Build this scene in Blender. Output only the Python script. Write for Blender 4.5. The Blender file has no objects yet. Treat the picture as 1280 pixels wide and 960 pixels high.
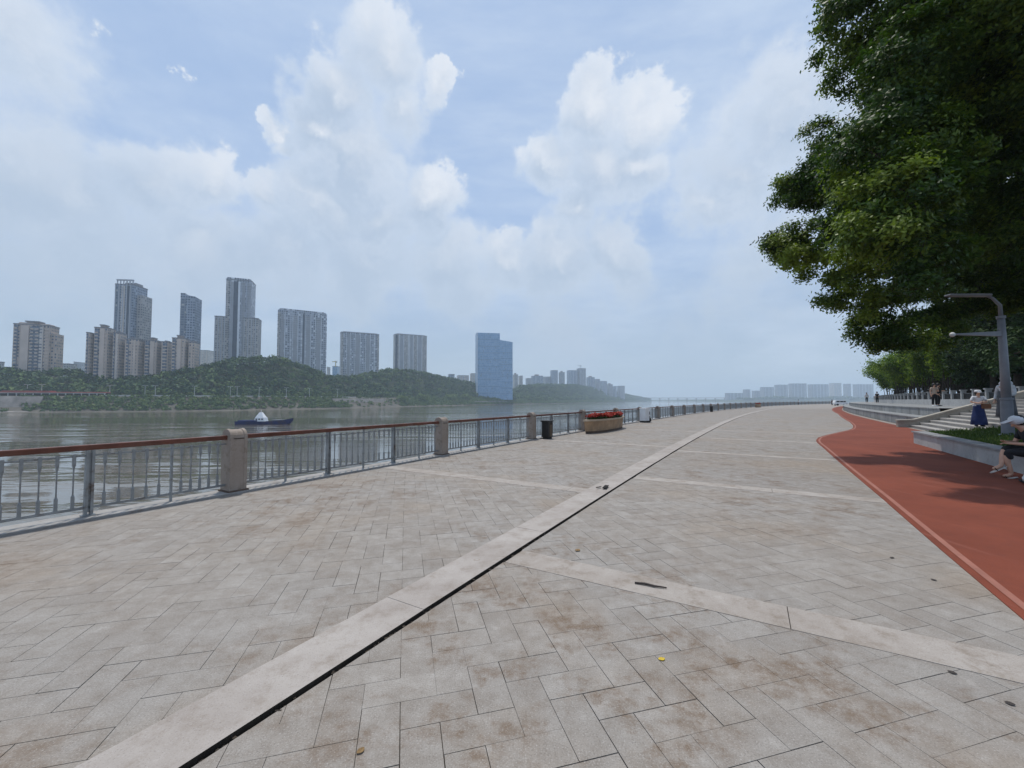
import bpy, bmesh, math, random
import numpy as np
from mathutils import Vector, Matrix, noise as mnoise

random.seed(7); rng = np.random.default_rng(11)
R = math.radians
sc = bpy.context.scene
COL = sc.collection
F = 510.0; PITCH = math.atan(20/510); CAMZ = 1.6
WATER = -8.0

# ------------------------------------------------------------------ frame of the promenade (s along, v to the right)
TH0 = R(30); KAP = 0.0016
def P(s, v, z=0.0):
    th = TH0 + KAP*max(s, 0.0)
    if s <= 0:
        x, y = s*math.sin(TH0), s*math.cos(TH0)
    else:
        x = (math.cos(TH0)-math.cos(th))/KAP; y = (math.sin(th)-math.sin(TH0))/KAP
    return Vector((x+v*math.cos(th), y-v*math.sin(th), z))
def heading(s):          # rotation about z that turns local +X to the path direction
    return math.pi/2-(TH0+KAP*max(s, 0.0))
def at(px, py, Y):       # the point seen at a pixel of the 1280x960 photograph, at distance Y
    u = (px-640)/F; w = (480-py)/F
    d = Vector((u, math.cos(PITCH)-w*math.sin(PITCH), math.sin(PITCH)+w*math.cos(PITCH)))
    d *= Y/d.y
    return Vector((d.x, d.y, d.z+CAMZ))
def px_of(p):
    return 640+F*p[0]/p[1]

# ------------------------------------------------------------------ materials
def nodes_of(m):
    m.use_nodes = True
    nt = m.node_tree; nt.nodes.clear()
    return nt
class NT:
    def __init__(s, nt): s.nt = nt
    def n(s, t, **k):
        nd = s.nt.nodes.new(t)
        for a, b in k.items(): setattr(nd, a, b)
        return nd
    def l(s, a, b): s.nt.links.new(a, b)
    def set(s, sock, val):
        if hasattr(val, 'is_output'): s.nt.links.new(val, sock)
        else: sock.default_value = val
    def math(s, op, a, b=None, c=None, clamp=False):
        nd = s.n('ShaderNodeMath', operation=op); nd.use_clamp = clamp
        s.set(nd.inputs[0], a)
        if b is not None: s.set(nd.inputs[1], b)
        if c is not None: s.set(nd.inputs[2], c)
        return nd.outputs[0]
    def vmath(s, op, a, b=None, scale=None):
        nd = s.n('ShaderNodeVectorMath', operation=op)
        s.set(nd.inputs[0], a)
        if b is not None: s.set(nd.inputs[1], b)
        if scale is not None: s.set(nd.inputs['Scale'], scale)
        return nd.outputs['Value'] if op in ('DISTANCE', 'DOT_PRODUCT', 'LENGTH') else nd.outputs[0]
    def mix(s, f, a, b, blend='MIX'):
        nd = s.n('ShaderNodeMix', data_type='RGBA', blend_type=blend)
        s.set(nd.inputs['Factor'], f); s.set(nd.inputs['A'], a); s.set(nd.inputs['B'], b)
        return nd.outputs['Result']
    def noise(s, vec, scale, detail=4, rough=.55, dim='3D'):
        nd = s.n('ShaderNodeTexNoise', noise_dimensions=dim)
        if vec is not None: s.l(vec, nd.inputs['Vector'])
        nd.inputs['Scale'].default_value = scale; nd.inputs['Detail'].default_value = detail
        nd.inputs['Roughness'].default_value = rough
        return nd.outputs['Fac'], nd.outputs['Color']
    def ramp(s, f, lo, hi, a=0., b=1.):
        nd = s.n('ShaderNodeMapRange', interpolation_type='SMOOTHSTEP')
        s.set(nd.inputs[0], f)
        for i, q in enumerate((lo, hi, a, b)): s.set(nd.inputs[i+1], q)
        return nd.outputs[0]
    def mapping(s, vec, scale=(1, 1, 1), rot=(0, 0, 0)):
        nd = s.n('ShaderNodeMapping'); s.l(vec, nd.inputs[0])
        nd.inputs['Scale'].default_value = scale; nd.inputs['Rotation'].default_value = rot
        return nd.outputs[0]
    def bump(s, h, strength, dist):
        nd = s.n('ShaderNodeBump'); s.l(h, nd.inputs['Height'])
        nd.inputs['Strength'].default_value = strength; nd.inputs['Distance'].default_value = dist
        return nd.outputs[0]
    def out(s, sh):
        o = s.n('ShaderNodeOutputMaterial'); s.l(sh, o.inputs['Surface'])
    def bsdf(s, col, rough=.7, normal=None, spec=.4, metal=0.):
        b = s.n('ShaderNodeBsdfPrincipled')
        s.set(b.inputs['Base Color'], col if hasattr(col, 'is_output') else (*col, 1) if len(col) == 3 else col)
        s.set(b.inputs['Roughness'], rough); s.set(b.inputs['Metallic'], metal)
        b.inputs['Specular IOR Level'].default_value = spec
        if spec >= 1.: b.inputs['IOR'].default_value = 1.7
        if normal is not None: s.l(normal, b.inputs['Normal'])
        return b.outputs[0]
def c4(c): return (*c, 1.0)

def mat(name, col, rough=.7, var=.25, scale=3.0, bump=0., bscale=40., metal=0., spec=.4, dirt=None, dscale=1.2):
    m = bpy.data.materials.new(name); t = NT(nodes_of(m))
    tc = t.n('ShaderNodeTexCoord').outputs['Object']
    f, _ = t.noise(tc, scale, 5, .6)
    c = t.mix(t.ramp(f, .25, .75), c4([x*(1-var) for x in col]), c4([min(1, x*(1+var)) for x in col]))
    if dirt is not None:
        f2, _ = t.noise(tc, dscale, 6, .65)
        c = t.mix(t.ramp(f2, .5, .72), c, c4(dirt))
    nrm = None
    if bump > 0:
        f3, _ = t.noise(tc, bscale, 4, .6); nrm = t.bump(f3, bump, .01)
    t.out(t.bsdf(c, rough, nrm, spec, metal)); return m

def leaf_mat(name, ca, cb, cc, transl=.3, rough=.45):
    m = bpy.data.materials.new(name); t = NT(nodes_of(m))
    at_ = t.n('ShaderNodeAttribute', attribute_name='tint')
    r = t.n('ShaderNodeValToRGB'); t.l(at_.outputs['Fac'], r.inputs[0])
    e = r.color_ramp.elements
    e[0].color = c4(ca); e[0].position = .0; e[1].color = c4(cc); e[1].position = 1.
    k = e.new(.5); k.color = c4(cb)
    b = t.bsdf(r.outputs[0], rough, spec=.3)
    if transl > 0:
        tr = t.n('ShaderNodeBsdfTranslucent'); t.l(t.mix(1, r.outputs[0], (1., 1.15, .45, 1), 'MULTIPLY'), tr.inputs[0])
        mx = t.n('ShaderNodeMixShader'); mx.inputs[0].default_value = transl
        t.l(b, mx.inputs[1]); t.l(tr.outputs[0], mx.inputs[2]); b = mx.outputs[0]
    t.out(b); return m

def paving_mat():
    m = bpy.data.materials.new('granite_paving'); t = NT(nodes_of(m))
    tc = t.n('ShaderNodeTexCoord').outputs['Object']
    tint = t.n('ShaderNodeAttribute', attribute_name='tint').outputs['Fac']
    c = t.mix(tint, (.245, .216, .187, 1), (.302, .272, .240, 1))
    hue, _ = t.noise(tc, .45, 6, .65)
    warm = t.ramp(hue, .46, .66)
    c = t.mix(t.math('MULTIPLY', warm, .7), c, (.275, .216, .160, 1))
    g, _ = t.noise(tc, .35, 3, .5)
    c = t.mix(t.ramp(g, .35, .7, 0, .35), c, (.280, .272, .262, 1))
    mid, _ = t.noise(tc, 6., 8, .74)
    c = t.mix(t.ramp(mid, .42, .70, 0, .5), c, (.165, .134, .105, 1))
    c = t.mix(t.ramp(mid, .46, .28, 0, .45), c, (.41, .378, .345, 1))
    # rusty stains with a shape of their own, gathered in some places
    st, _ = t.noise(tc, 1.9, 9, .74); st2, _ = t.noise(tc, 13, 5, .7); big, _ = t.noise(t.vmath('ADD', tc, (-.4, .9, 0)), .33, 3, .5)
    sm = t.math('MULTIPLY', t.math('MULTIPLY', t.ramp(st, .47, .63), t.ramp(st2, .28, .58)), t.math('MAXIMUM', t.ramp(big, .40, .60, .2, .9), t.ramp(t.vmath('DISTANCE', tc, (.5, 2.7, 0)), 2.6, .9, 0., 1.)))
    c = t.mix(t.math('MULTIPLY', sm, .85), c, (.140, .088, .050, 1))
    sp, _ = t.noise(tc, 120, 3, .7)
    c = t.mix(t.ramp(sp, .54, .68, 0, .6), c, (.115, .10, .088, 1))
    c = t.mix(t.ramp(sp, .45, .30, 0, .5), c, (.48, .45, .42, 1))
    n = t.bump(t.math('ADD', t.math('MULTIPLY', sp, .6), mid), .5, .006)
    t.out(t.bsdf(c, t.ramp(mid, .2, .8, .62, .85), n, .35)); return m
def granite_mat(name, a, b, stain=.5):
    m = bpy.data.materials.new(name); t = NT(nodes_of(m))
    tc = t.n('ShaderNodeTexCoord').outputs['Object']
    f, _ = t.noise(tc, 1.3, 6, .65); c = t.mix(t.ramp(f, .3, .7), c4(a), c4(b))
    d, _ = t.noise(tc, 5, 8, .74)
    c = t.mix(t.ramp(d, .46, .70, 0, min(1, stain*1.25)), c, (.19, .145, .105, 1))
    c = t.mix(t.ramp(d, .44, .28, 0, .35), c, (.50, .46, .42, 1))
    sp, _ = t.noise(tc, 110, 3, .6)
    c = t.mix(t.ramp(sp, .56, .7, 0, .55), c, (.17, .15, .14, 1))
    c = t.mix(t.ramp(sp, .42, .3, 0, .4), c, (.46, .43, .41, 1))
    t.out(t.bsdf(c, .75, t.bump(t.math('ADD', sp, d), .4, .006), .35)); return m
def track_mat():
    m = bpy.data.materials.new('red_rubber'); t = NT(nodes_of(m))
    tc = t.n('ShaderNodeTexCoord').outputs['Object']
    f, _ = t.noise(tc, .5, 6, .65); g, _ = t.noise(tc, 150, 3, .7); h, _ = t.noise(tc, 5, 7, .74)
    sc1, _ = t.noise(t.mapping(tc, (3.5, .35, 1), (0, 0, R(32))), 1, 6, .7)
    c = t.mix(t.ramp(f, .3, .7), (.150, .036, .018, 1), (.215, .054, .028, 1))
    c = t.mix(t.ramp(h, .48, .76, 0, .6), c, (.125, .038, .026, 1))
    c = t.mix(t.ramp(sc1, .56, .74, 0, .55), c, (.29, .105, .075, 1))
    c = t.mix(t.ramp(g, .54, .70, 0, .7), c, (.085, .020, .013, 1))
    c = t.mix(t.ramp(g, .44, .30, 0, .5), c, (.32, .085, .05, 1))
    t.out(t.bsdf(c, .85, t.bump(g, .7, .005), .25)); return m
def water_mat():
    m = bpy.data.materials.new('river_water'); t = NT(nodes_of(m))
    tc = t.n('ShaderNodeTexCoord').outputs['Object']
    rot = (0, 0, R(-32))
    a, _ = t.noise(t.mapping(tc, (.075, .24, .3), rot), 1, 3, .5)
    b, _ = t.noise(t.mapping(tc, (.35, .95, .6), (0, 0, R(-22))), 1, 3, .6)
    k, _ = t.noise(t.mapping(tc, (.004, .022, .02), (0, 0, R(-42))), 1, 5, .62)
    k2, _ = t.noise(t.mapping(tc, (.02, .09, .05), rot), 1, 4, .6)
    kk = t.math('ADD', t.math('MULTIPLY', k, .65), t.math('MULTIPLY', k2, .35))
    ruf = t.ramp(kk, .44, .58, .16, 1.)
    h = t.math('MULTIPLY', t.math('ADD', t.math('MULTIPLY', a, 1.3), t.math('MULTIPLY', b, .35)), ruf)
    bp = t.n('ShaderNodeBump'); t.l(h, bp.inputs['Height']); bp.inputs['Distance'].default_value = .6; bp.inputs['Strength'].default_value = .6
    c = t.mix(t.ramp(k, .3, .7), (.098, .082, .055, 1), (.14, .118, .084, 1))
    t.out(t.bsdf(c, .03, bp.outputs[0], 1.)); return m

def facade_mat(name, wall, ga, gb, fl=3.0, bw=3.2, wf=.62, hf=.6, bright=.12, bc=(.45, .46, .46), blank=.15):
    """floors and bays with a pane of its own tone in each"""
    m = bpy.data.materials.new(name); t = NT(nodes_of(m))
    tc = t.n('ShaderNodeTexCoord').outputs['Object']
    sp = t.n('ShaderNodeSeparateXYZ'); t.l(tc, sp.inputs[0])
    u = t.math('DIVIDE', t.math('ADD', sp.outputs[0], sp.outputs[1]), bw)
    w = t.math('DIVIDE', sp.outputs[2], fl)
    fu, fw = t.math('FRACT', u), t.math('FRACT', w)
    cu, cw = t.math('FLOOR', u), t.math('FLOOR', w)
    mu = t.math('LESS_THAN', t.math('ABSOLUTE', t.math('SUBTRACT', fu, .5)), wf/2)
    mw = t.math('LESS_THAN', t.math('ABSOLUTE', t.math('SUBTRACT', fw, .5)), hf/2)
    cb = t.n('ShaderNodeCombineXYZ'); t.l(cu, cb.inputs[0]); t.l(cw, cb.inputs[1])
    wn = t.n('ShaderNodeTexWhiteNoise', noise_dimensions='2D'); t.l(cb.outputs[0], wn.inputs['Vector'])
    val = wn.outputs['Value']
    g = t.mix(val, c4(ga), c4(gb))
    wn2 = t.n('ShaderNodeTexWhiteNoise', noise_dimensions='2D'); t.l(t.vmath('ADD', cb.outputs[0], (37.3, 11.7, 0)), wn2.inputs['Vector'])
    g = t.mix(t.math('LESS_THAN', wn2.outputs['Value'], bright), g, c4(bc))
    nf, _ = t.noise(tc, .06, 4, .6)
    wl = t.mix(t.ramp(nf, .3, .7), c4([x*.85 for x in wall]), c4([x*1.12 for x in wall]))
    k = t.math('MULTIPLY', t.math('MULTIPLY', mu, mw), t.math('GREATER_THAN', wn2.outputs['Value'], 0 if blank == 0 else bright+.001 if False else 0))
    if blank > 0:
        k = t.math('MULTIPLY', k, t.math('LESS_THAN', wn2.outputs['Value'], 1-blank))
    c = t.mix(k, wl, g)
    t.out(t.bsdf(c, t.math('MULTIPLY_ADD', k, -.45, .75), None, .5)); return m

M = {}
M['paving'] = paving_mat()
M['joint'] = mat('paving_joint', (.045, .037, .03), .95, .45, 2.5, dirt=(.14, .115, .09), dscale=1.1)
M['kerb'] = granite_mat('pink_granite', (.305, .265, .235), (.40, .36, .325), .4)
M['band'] = granite_mat('pale_granite', (.300, .258, .222), (.375, .335, .298), .6)
M['slot'] = mat('drain_dirt', (.012, .009, .007), .95, .4, 8)
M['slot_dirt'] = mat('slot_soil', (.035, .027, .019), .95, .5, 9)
M['concrete'] = granite_mat('quay_concrete', (.27, .26, .245), (.36, .345, .33), .5)
M['track'] = track_mat()
M['track_line'] = mat('track_line', (.29, .115, .08), .8, .15, 5)
M['water'] = water_mat()
M['pillar'] = granite_mat('tan_pillar_stone', (.29, .232, .188), (.40, .335, .285), .7)
M['pillar_far'] = mat('tan_pillar_stone_plain', (.29, .25, .215), .8, .2, 2)
M['steel'] = mat('grey_painted_steel', (.27, .285, .29), .45, .2, 4, metal=.35, dirt=(.11, .065, .04), dscale=7)
M['wood'] = mat('red_brown_handrail', (.130, .045, .028), .36, .3, 5, bump=.2, bscale=30, dirt=(.15, .07, .048), dscale=2)
M['groove'] = mat('dark_groove', (.05, .035, .028), .9, .2, 4)
M['step'] = granite_mat('step_stone', (.29, .275, .255), (.38, .36, .335), .3)
M['tier'] = mat('terrace_stone', (.23, .235, .235), .8, .2, .8, bump=.2, dirt=(.16, .16, .155), dscale=.7)
M['planter_wall'] = granite_mat('planter_wall_stone', (.32, .325, .325), (.41, .415, .41), .3)
M['coping'] = mat('coping_stone', (.22, .22, .225), .7, .2, 2, bump=.2)  # grey darkened for the tree's shade on the wall top; also terrace joints
M['cheek'] = granite_mat('cheek_stone', (.28, .25, .205), (.36, .33, .275), .3)
M['soil'] = mat('soil', (.07, .06, .035), .95, .4, 3)
M['grass'] = leaf_mat('grass_blades', (.030, .060, .010), (.06, .105, .018), (.11, .14, .03), .25, .6)
M['leaf'] = leaf_mat('camphor_leaf', (.016, .040, .008), (.046, .094, .013), (.19, .25, .032), .34, .5)
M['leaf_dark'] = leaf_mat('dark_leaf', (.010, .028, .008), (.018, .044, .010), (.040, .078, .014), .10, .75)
M['bamboo'] = leaf_mat('bamboo_leaf', (.016, .044, .004), (.085, .15, .008), (.32, .40, .022), .36, .6)
M['wood_far'] = leaf_mat('far_wood_leaf', (.008, .030, .009), (.028, .075, .016), (.11, .165, .030), .08, .7)
M['shrub'] = leaf_mat('bank_shrub_leaf', (.028, .070, .016), (.070, .125, .026), (.14, .18, .045), .10, .7)
M['willow'] = leaf_mat('willow_leaf', (.075, .12, .030), (.12, .175, .045), (.16, .21, .06), .15, .7)
M['bark'] = mat('bark', (.055, .042, .032), .9, .35, 6, bump=.6, bscale=18)
M['lamp_grey'] = mat('lamp_post_paint', (.27, .28, .31), .5, .15, 2, metal=.1)
M['lamp_dark'] = mat('lamp_post_sleeve', (.20, .21, .235), .55, .15, 3)
M['white'] = mat('white_paint', (.74, .75, .76), .5, .1, 2)
M['red_flower'] = leaf_mat('red_flower_petals', (.20, .014, .008), (.36, .024, .012), (.50, .05, .02), .15, .6)
M['green_fl'] = leaf_mat('flower_foliage', (.02, .05, .012), (.035, .075, .016), (.06, .1, .02), .15, .6)
M['planter'] = mat('planter_stone', (.38, .255, .155), .75, .25, 2, bump=.3, dirt=(.24, .17, .12))
M['planter_base'] = mat('planter_base_stone', (.11, .075, .055), .85, .3, 3)
M['rim'] = mat('planter_rim_stone', (.46, .37, .27), .7, .15, 2)
M['black'] = mat('black_plastic', (.018, .017, .017), .5, .3, 5)
M['brown'] = mat('brown_panel', (.10, .07, .045), .6, .35, 5)
M['darkgreen'] = mat('dark_green_plastic', (.03, .055, .05), .5, .2, 3)
M['glass'] = mat('dark_glass', (.03, .036, .045), .12, .2, 2, spec=.8)
M['hull'] = mat('navy_hull_paint', (.010, .020, .10), .4, .25, .5, dirt=(.05, .03, .03), dscale=.4)
M['deckgrey'] = mat('boat_deck', (.16, .17, .19), .7, .25, .8)
M['shore'] = mat('shore_mud', (.088, .078, .060), .9, .35, .04, dirt=(.065, .064, .045), dscale=.06)
M['hill'] = mat('hill_soil', (.045, .06, .026), .95, .4, .05)
M['revet'] = mat('revetment_stone', (.22, .20, .18), .9, .35, .12, dirt=(.13, .12, .10), dscale=.2)
M['pale_conc'] = mat('pale_concrete', (.50, .50, .48), .8, .15, .2)
M['redroof'] = mat('red_roof', (.42, .095, .07), .7, .2, .2)
M['skin'] = mat('skin', (.50, .29, .20), .55, .1, 8)
M['hair'] = mat('black_hair', (.012, .010, .009), .5, .3, 30)
M['cl_black'] = mat('black_cloth', (.014, .014, .016), .9, .3, 12, bump=.3, bscale=30)
M['cl_white'] = mat('white_cloth', (.62, .63, .65), .9, .12, 8, bump=.3, bscale=20)
M['cl_blue'] = mat('blue_cloth', (.008, .020, .085), .85, .25, 6, bump=.4, bscale=14)
M['cl_grey'] = mat('grey_cloth', (.10, .105, .115), .9, .2, 6, bump=.3, bscale=16)
M['cl_beige'] = mat('beige_cloth', (.42, .33, .26), .9, .15, 6)
M['leather'] = mat('brown_leather', (.13, .055, .025), .5, .3, 8)
M['sandal'] = mat('sandal_sole', (.46, .42, .38), .7, .1, 8)
M['leaf_dry'] = mat('dry_leaf', (.20, .12, .045), .7, .4, 30)
M['leaf_black'] = mat('dark_dry_leaf', (.045, .035, .03), .7, .4, 30)
M['leaf_yellow'] = mat('yellow_leaf', (.55, .38, .03), .7, .3, 30)

# ------------------------------------------------------------------ mesh helpers
class MB:
    def __init__(s): s.v = []; s.f = []; s.t = []
    def add(s, vs, fs, tint=None):
        o = len(s.v); s.v += [tuple(p) for p in vs]
        for f in fs: s.f.append(tuple(i+o for i in f)); s.t.append(.5 if tint is None else tint)
        return s
    def box(s, c, size, rot=0., tint=None, taper=1.):
        x, y, z = [k/2 for k in size]; cr, sr = math.cos(rot), math.sin(rot); vs = []
        for dz in (-z, z):
            q = taper if dz > 0 else 1.
            for dx, dy in ((-x, -y), (x, -y), (x, y), (-x, y)):
                dx *= q; dy *= q
                vs.append((c[0]+dx*cr-dy*sr, c[1]+dx*sr+dy*cr, c[2]+dz))
        return s.add(vs, [(3, 2, 1, 0), (4, 5, 6, 7), (0, 1, 5, 4), (1, 2, 6, 5), (2, 3, 7, 6), (3, 0, 4, 7)], tint)
    def tube(s, pts, rad, n=8, cap=True, flat=None):
        pts = [Vector(p) for p in pts]
        if not isinstance(rad, (list, tuple)): rad = [rad]*len(pts)
        vs = []; fs = []
        for i, p in enumerate(pts):
            d = (pts[min(i+1, len(pts)-1)]-pts[max(i-1, 0)]).normalized()
            ref = Vector((0, 0, 1)) if abs(d.z) < .9 else Vector((1, 0, 0))
            a = d.cross(ref).normalized(); b = a.cross(d).normalized()
            r = rad[i]; ra, rb = (r if isinstance(r, (tuple, list)) else (r, r))
            for k in range(n):
                q = 2*math.pi*k/n
                vs.append(p+a*math.cos(q)*ra+b*math.sin(q)*rb)
        for i in range(len(pts)-1):
            for k in range(n):
                k2 = (k+1) % n
                fs.append((i*n+k, (i+1)*n+k, (i+1)*n+k2, i*n+k2))
        if cap:
            fs.append(tuple(range(n))); e = (len(pts)-1)*n; fs.append(tuple(e+n-1-k for k in range(n)))
        return s.add(vs, fs)
    def lathe(s, prof, n=24, c=(0, 0, 0), sy=1., wob=None):
        vs = []; fs = []
        for j, (r, z) in enumerate(prof):
            for k in range(n):
                q = 2*math.pi*k/n; rr = r*(wob(q, z) if wob else 1)
                vs.append((c[0]+rr*math.cos(q), c[1]+rr*sy*math.sin(q), c[2]+z))
        for j in range(len(prof)-1):
            for k in range(n):
                k2 = (k+1) % n
                fs.append((j*n+k, j*n+k2, (j+1)*n+k2, (j+1)*n+k))
        fs.append(tuple(n-1-k for k in range(n))); e = (len(prof)-1)*n; fs.append(tuple(e+k for k in range(n)))
        return s.add(vs, fs)
    def ball(s, c, r, n=16, m=10, sq=(1, 1, 1)):
        prof = [(max(1e-4, r*math.sin(math.pi*j/m)), -r*math.cos(math.pi*j/m)) for j in range(m+1)]
        o = len(s.v); s.lathe(prof, n)
        for i in range(o, len(s.v)):
            x, y, z = s.v[i]; s.v[i] = (c[0]+x*sq[0], c[1]+y*sq[1], c[2]+z*sq[2])
        return s
    def prism(s, poly, z0, z1):
        n = len(poly); vs = [(x, y, z0) for x, y in poly]+[(x, y, z1) for x, y in poly]
        fs = [tuple(n-1-k for k in range(n)), tuple(n+k for k in range(n))]
        fs += [(k, (k+1) % n, n+(k+1) % n, n+k) for k in range(n)]
        return s.add(vs, fs)
    def build(s, name, material, parent=None, smooth=False, bevel=0., mods=()):
        me = bpy.data.meshes.new(name); me.from_pydata(s.v, [], s.f); me.update()
        a = me.attributes.new('tint', 'FLOAT', 'FACE')
        a.data.foreach_set('value', np.array(s.t, dtype=np.float32))
        if smooth:
            me.polygons.foreach_set('use_smooth', [True]*len(me.polygons))
        me.materials.append(material)
        o = bpy.data.objects.new(name, me); COL.objects.link(o)
        if parent is not None: o.parent = parent
        if bevel > 0:
            b = o.modifiers.new('bevel', 'BEVEL'); b.width = bevel; b.segments = 2; b.limit_method = 'ANGLE'
        return o
def quads_mesh(name, V, tint, material, parent=None):
    """V: (n,4,3) array of leaf quads"""
    n = len(V); me = bpy.data.meshes.new(name)
    me.vertices.add(n*4); me.loops.add(n*4); me.polygons.add(n)
    me.vertices.foreach_set('co', np.ascontiguousarray(V, dtype=np.float32).ravel())
    me.loops.foreach_set('vertex_index', np.arange(n*4, dtype=np.int32))
    me.polygons.foreach_set('loop_start', np.arange(0, n*4, 4, dtype=np.int32))
    me.update(calc_edges=True)
    a = me.attributes.new('tint', 'FLOAT', 'FACE'); a.data.foreach_set('value', np.asarray(tint, dtype=np.float32))
    me.materials.append(material)
    o = bpy.data.objects.new(name, me); COL.objects.link(o)
    if parent is not None: o.parent = parent
    return o
def unit(a): return a/np.maximum(1e-9, np.linalg.norm(a, axis=-1, keepdims=True))
def leaves(cent, nrm, L, W, r=rng, droop=.0, fold=.0):
    """diamond leaves round centres, facing nrm loosely"""
    n = len(cent)
    nrm = unit(nrm+r.normal(0, .55, (n, 3)))
    t = unit(np.cross(nrm, r.normal(0, 1, (n, 3)))); t[:, 2] -= droop; t = unit(t)
    b = unit(np.cross(nrm, t))
    L = (L*r.uniform(.65, 1.3, n))[:, None]; W = (W*r.uniform(.7, 1.25, n))[:, None]
    V = np.stack([cent-t*L*.5, cent+b*W*.5-t*L*.08, cent+t*L*.5, cent-b*W*.5-t*L*.08], axis=1)
    return V
def tag(o, label=None, cat=None, group=None, kind=None):
    if label: o['label'] = label
    if cat: o['category'] = cat
    if group: o['group'] = group
    if kind: o['kind'] = kind
    return o
def empty(name, loc, rz=0., label=None, cat=None, group=None):
    o = bpy.data.objects.new(name, None); o.empty_display_size = .3
    o.location = loc; o.rotation_euler = (0, 0, rz); COL.objects.link(o)
    return tag(o, label, cat, group)
def dup(root, loc, rz, label=None):
    r = root.copy(); COL.objects.link(r); r.location = loc; r.rotation_euler = (0, 0, rz)
    if label: r['label'] = label
    for ch in list(root.children):
        c = ch.copy(); COL.objects.link(c); c.parent = r
        for g in list(ch.children):
            d = g.copy(); COL.objects.link(d); d.parent = c
    return r
def strip(rows, name, material, smooth=False, parent=None, tint=None):
    """grid of points: rows[i][j]"""
    mb = MB(); n = len(rows[0]); vs = [p for r in rows for p in r]; fs = []
    for i in range(len(rows)-1):
        for j in range(n-1):
            fs.append((i*n+j, i*n+j+1, (i+1)*n+j+1, (i+1)*n+j))
    mb.add(vs, fs); return mb.build(name, material, parent, smooth)

# ------------------------------------------------------------------ camera, light, sky
cam = bpy.data.cameras.new('camera'); co = bpy.data.objects.new('camera', cam); COL.objects.link(co)
cam.sensor_width = 36; cam.lens = 36*F/1280; cam.clip_start = .05; cam.clip_end = 20000
co.location = (0, 0, CAMZ); co.rotation_euler = (math.pi/2+PITCH, 0, 0); sc.camera = co

SUN_AZ, SUN_EL = R(-18), R(72)
sd = Vector((math.sin(SUN_AZ)*math.cos(SUN_EL), math.cos(SUN_AZ)*math.cos(SUN_EL), math.sin(SUN_EL)))
sl = bpy.data.lights.new('sun', 'SUN'); sl.energy = 3.0; sl.angle = R(1.2); sl.color = (1, .955, .88)
so = bpy.data.objects.new('sun', sl); COL.objects.link(so); so.rotation_euler = (-sd).to_track_quat('-Z', 'Y').to_euler(); so.location = (0, 0, 60)

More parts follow.
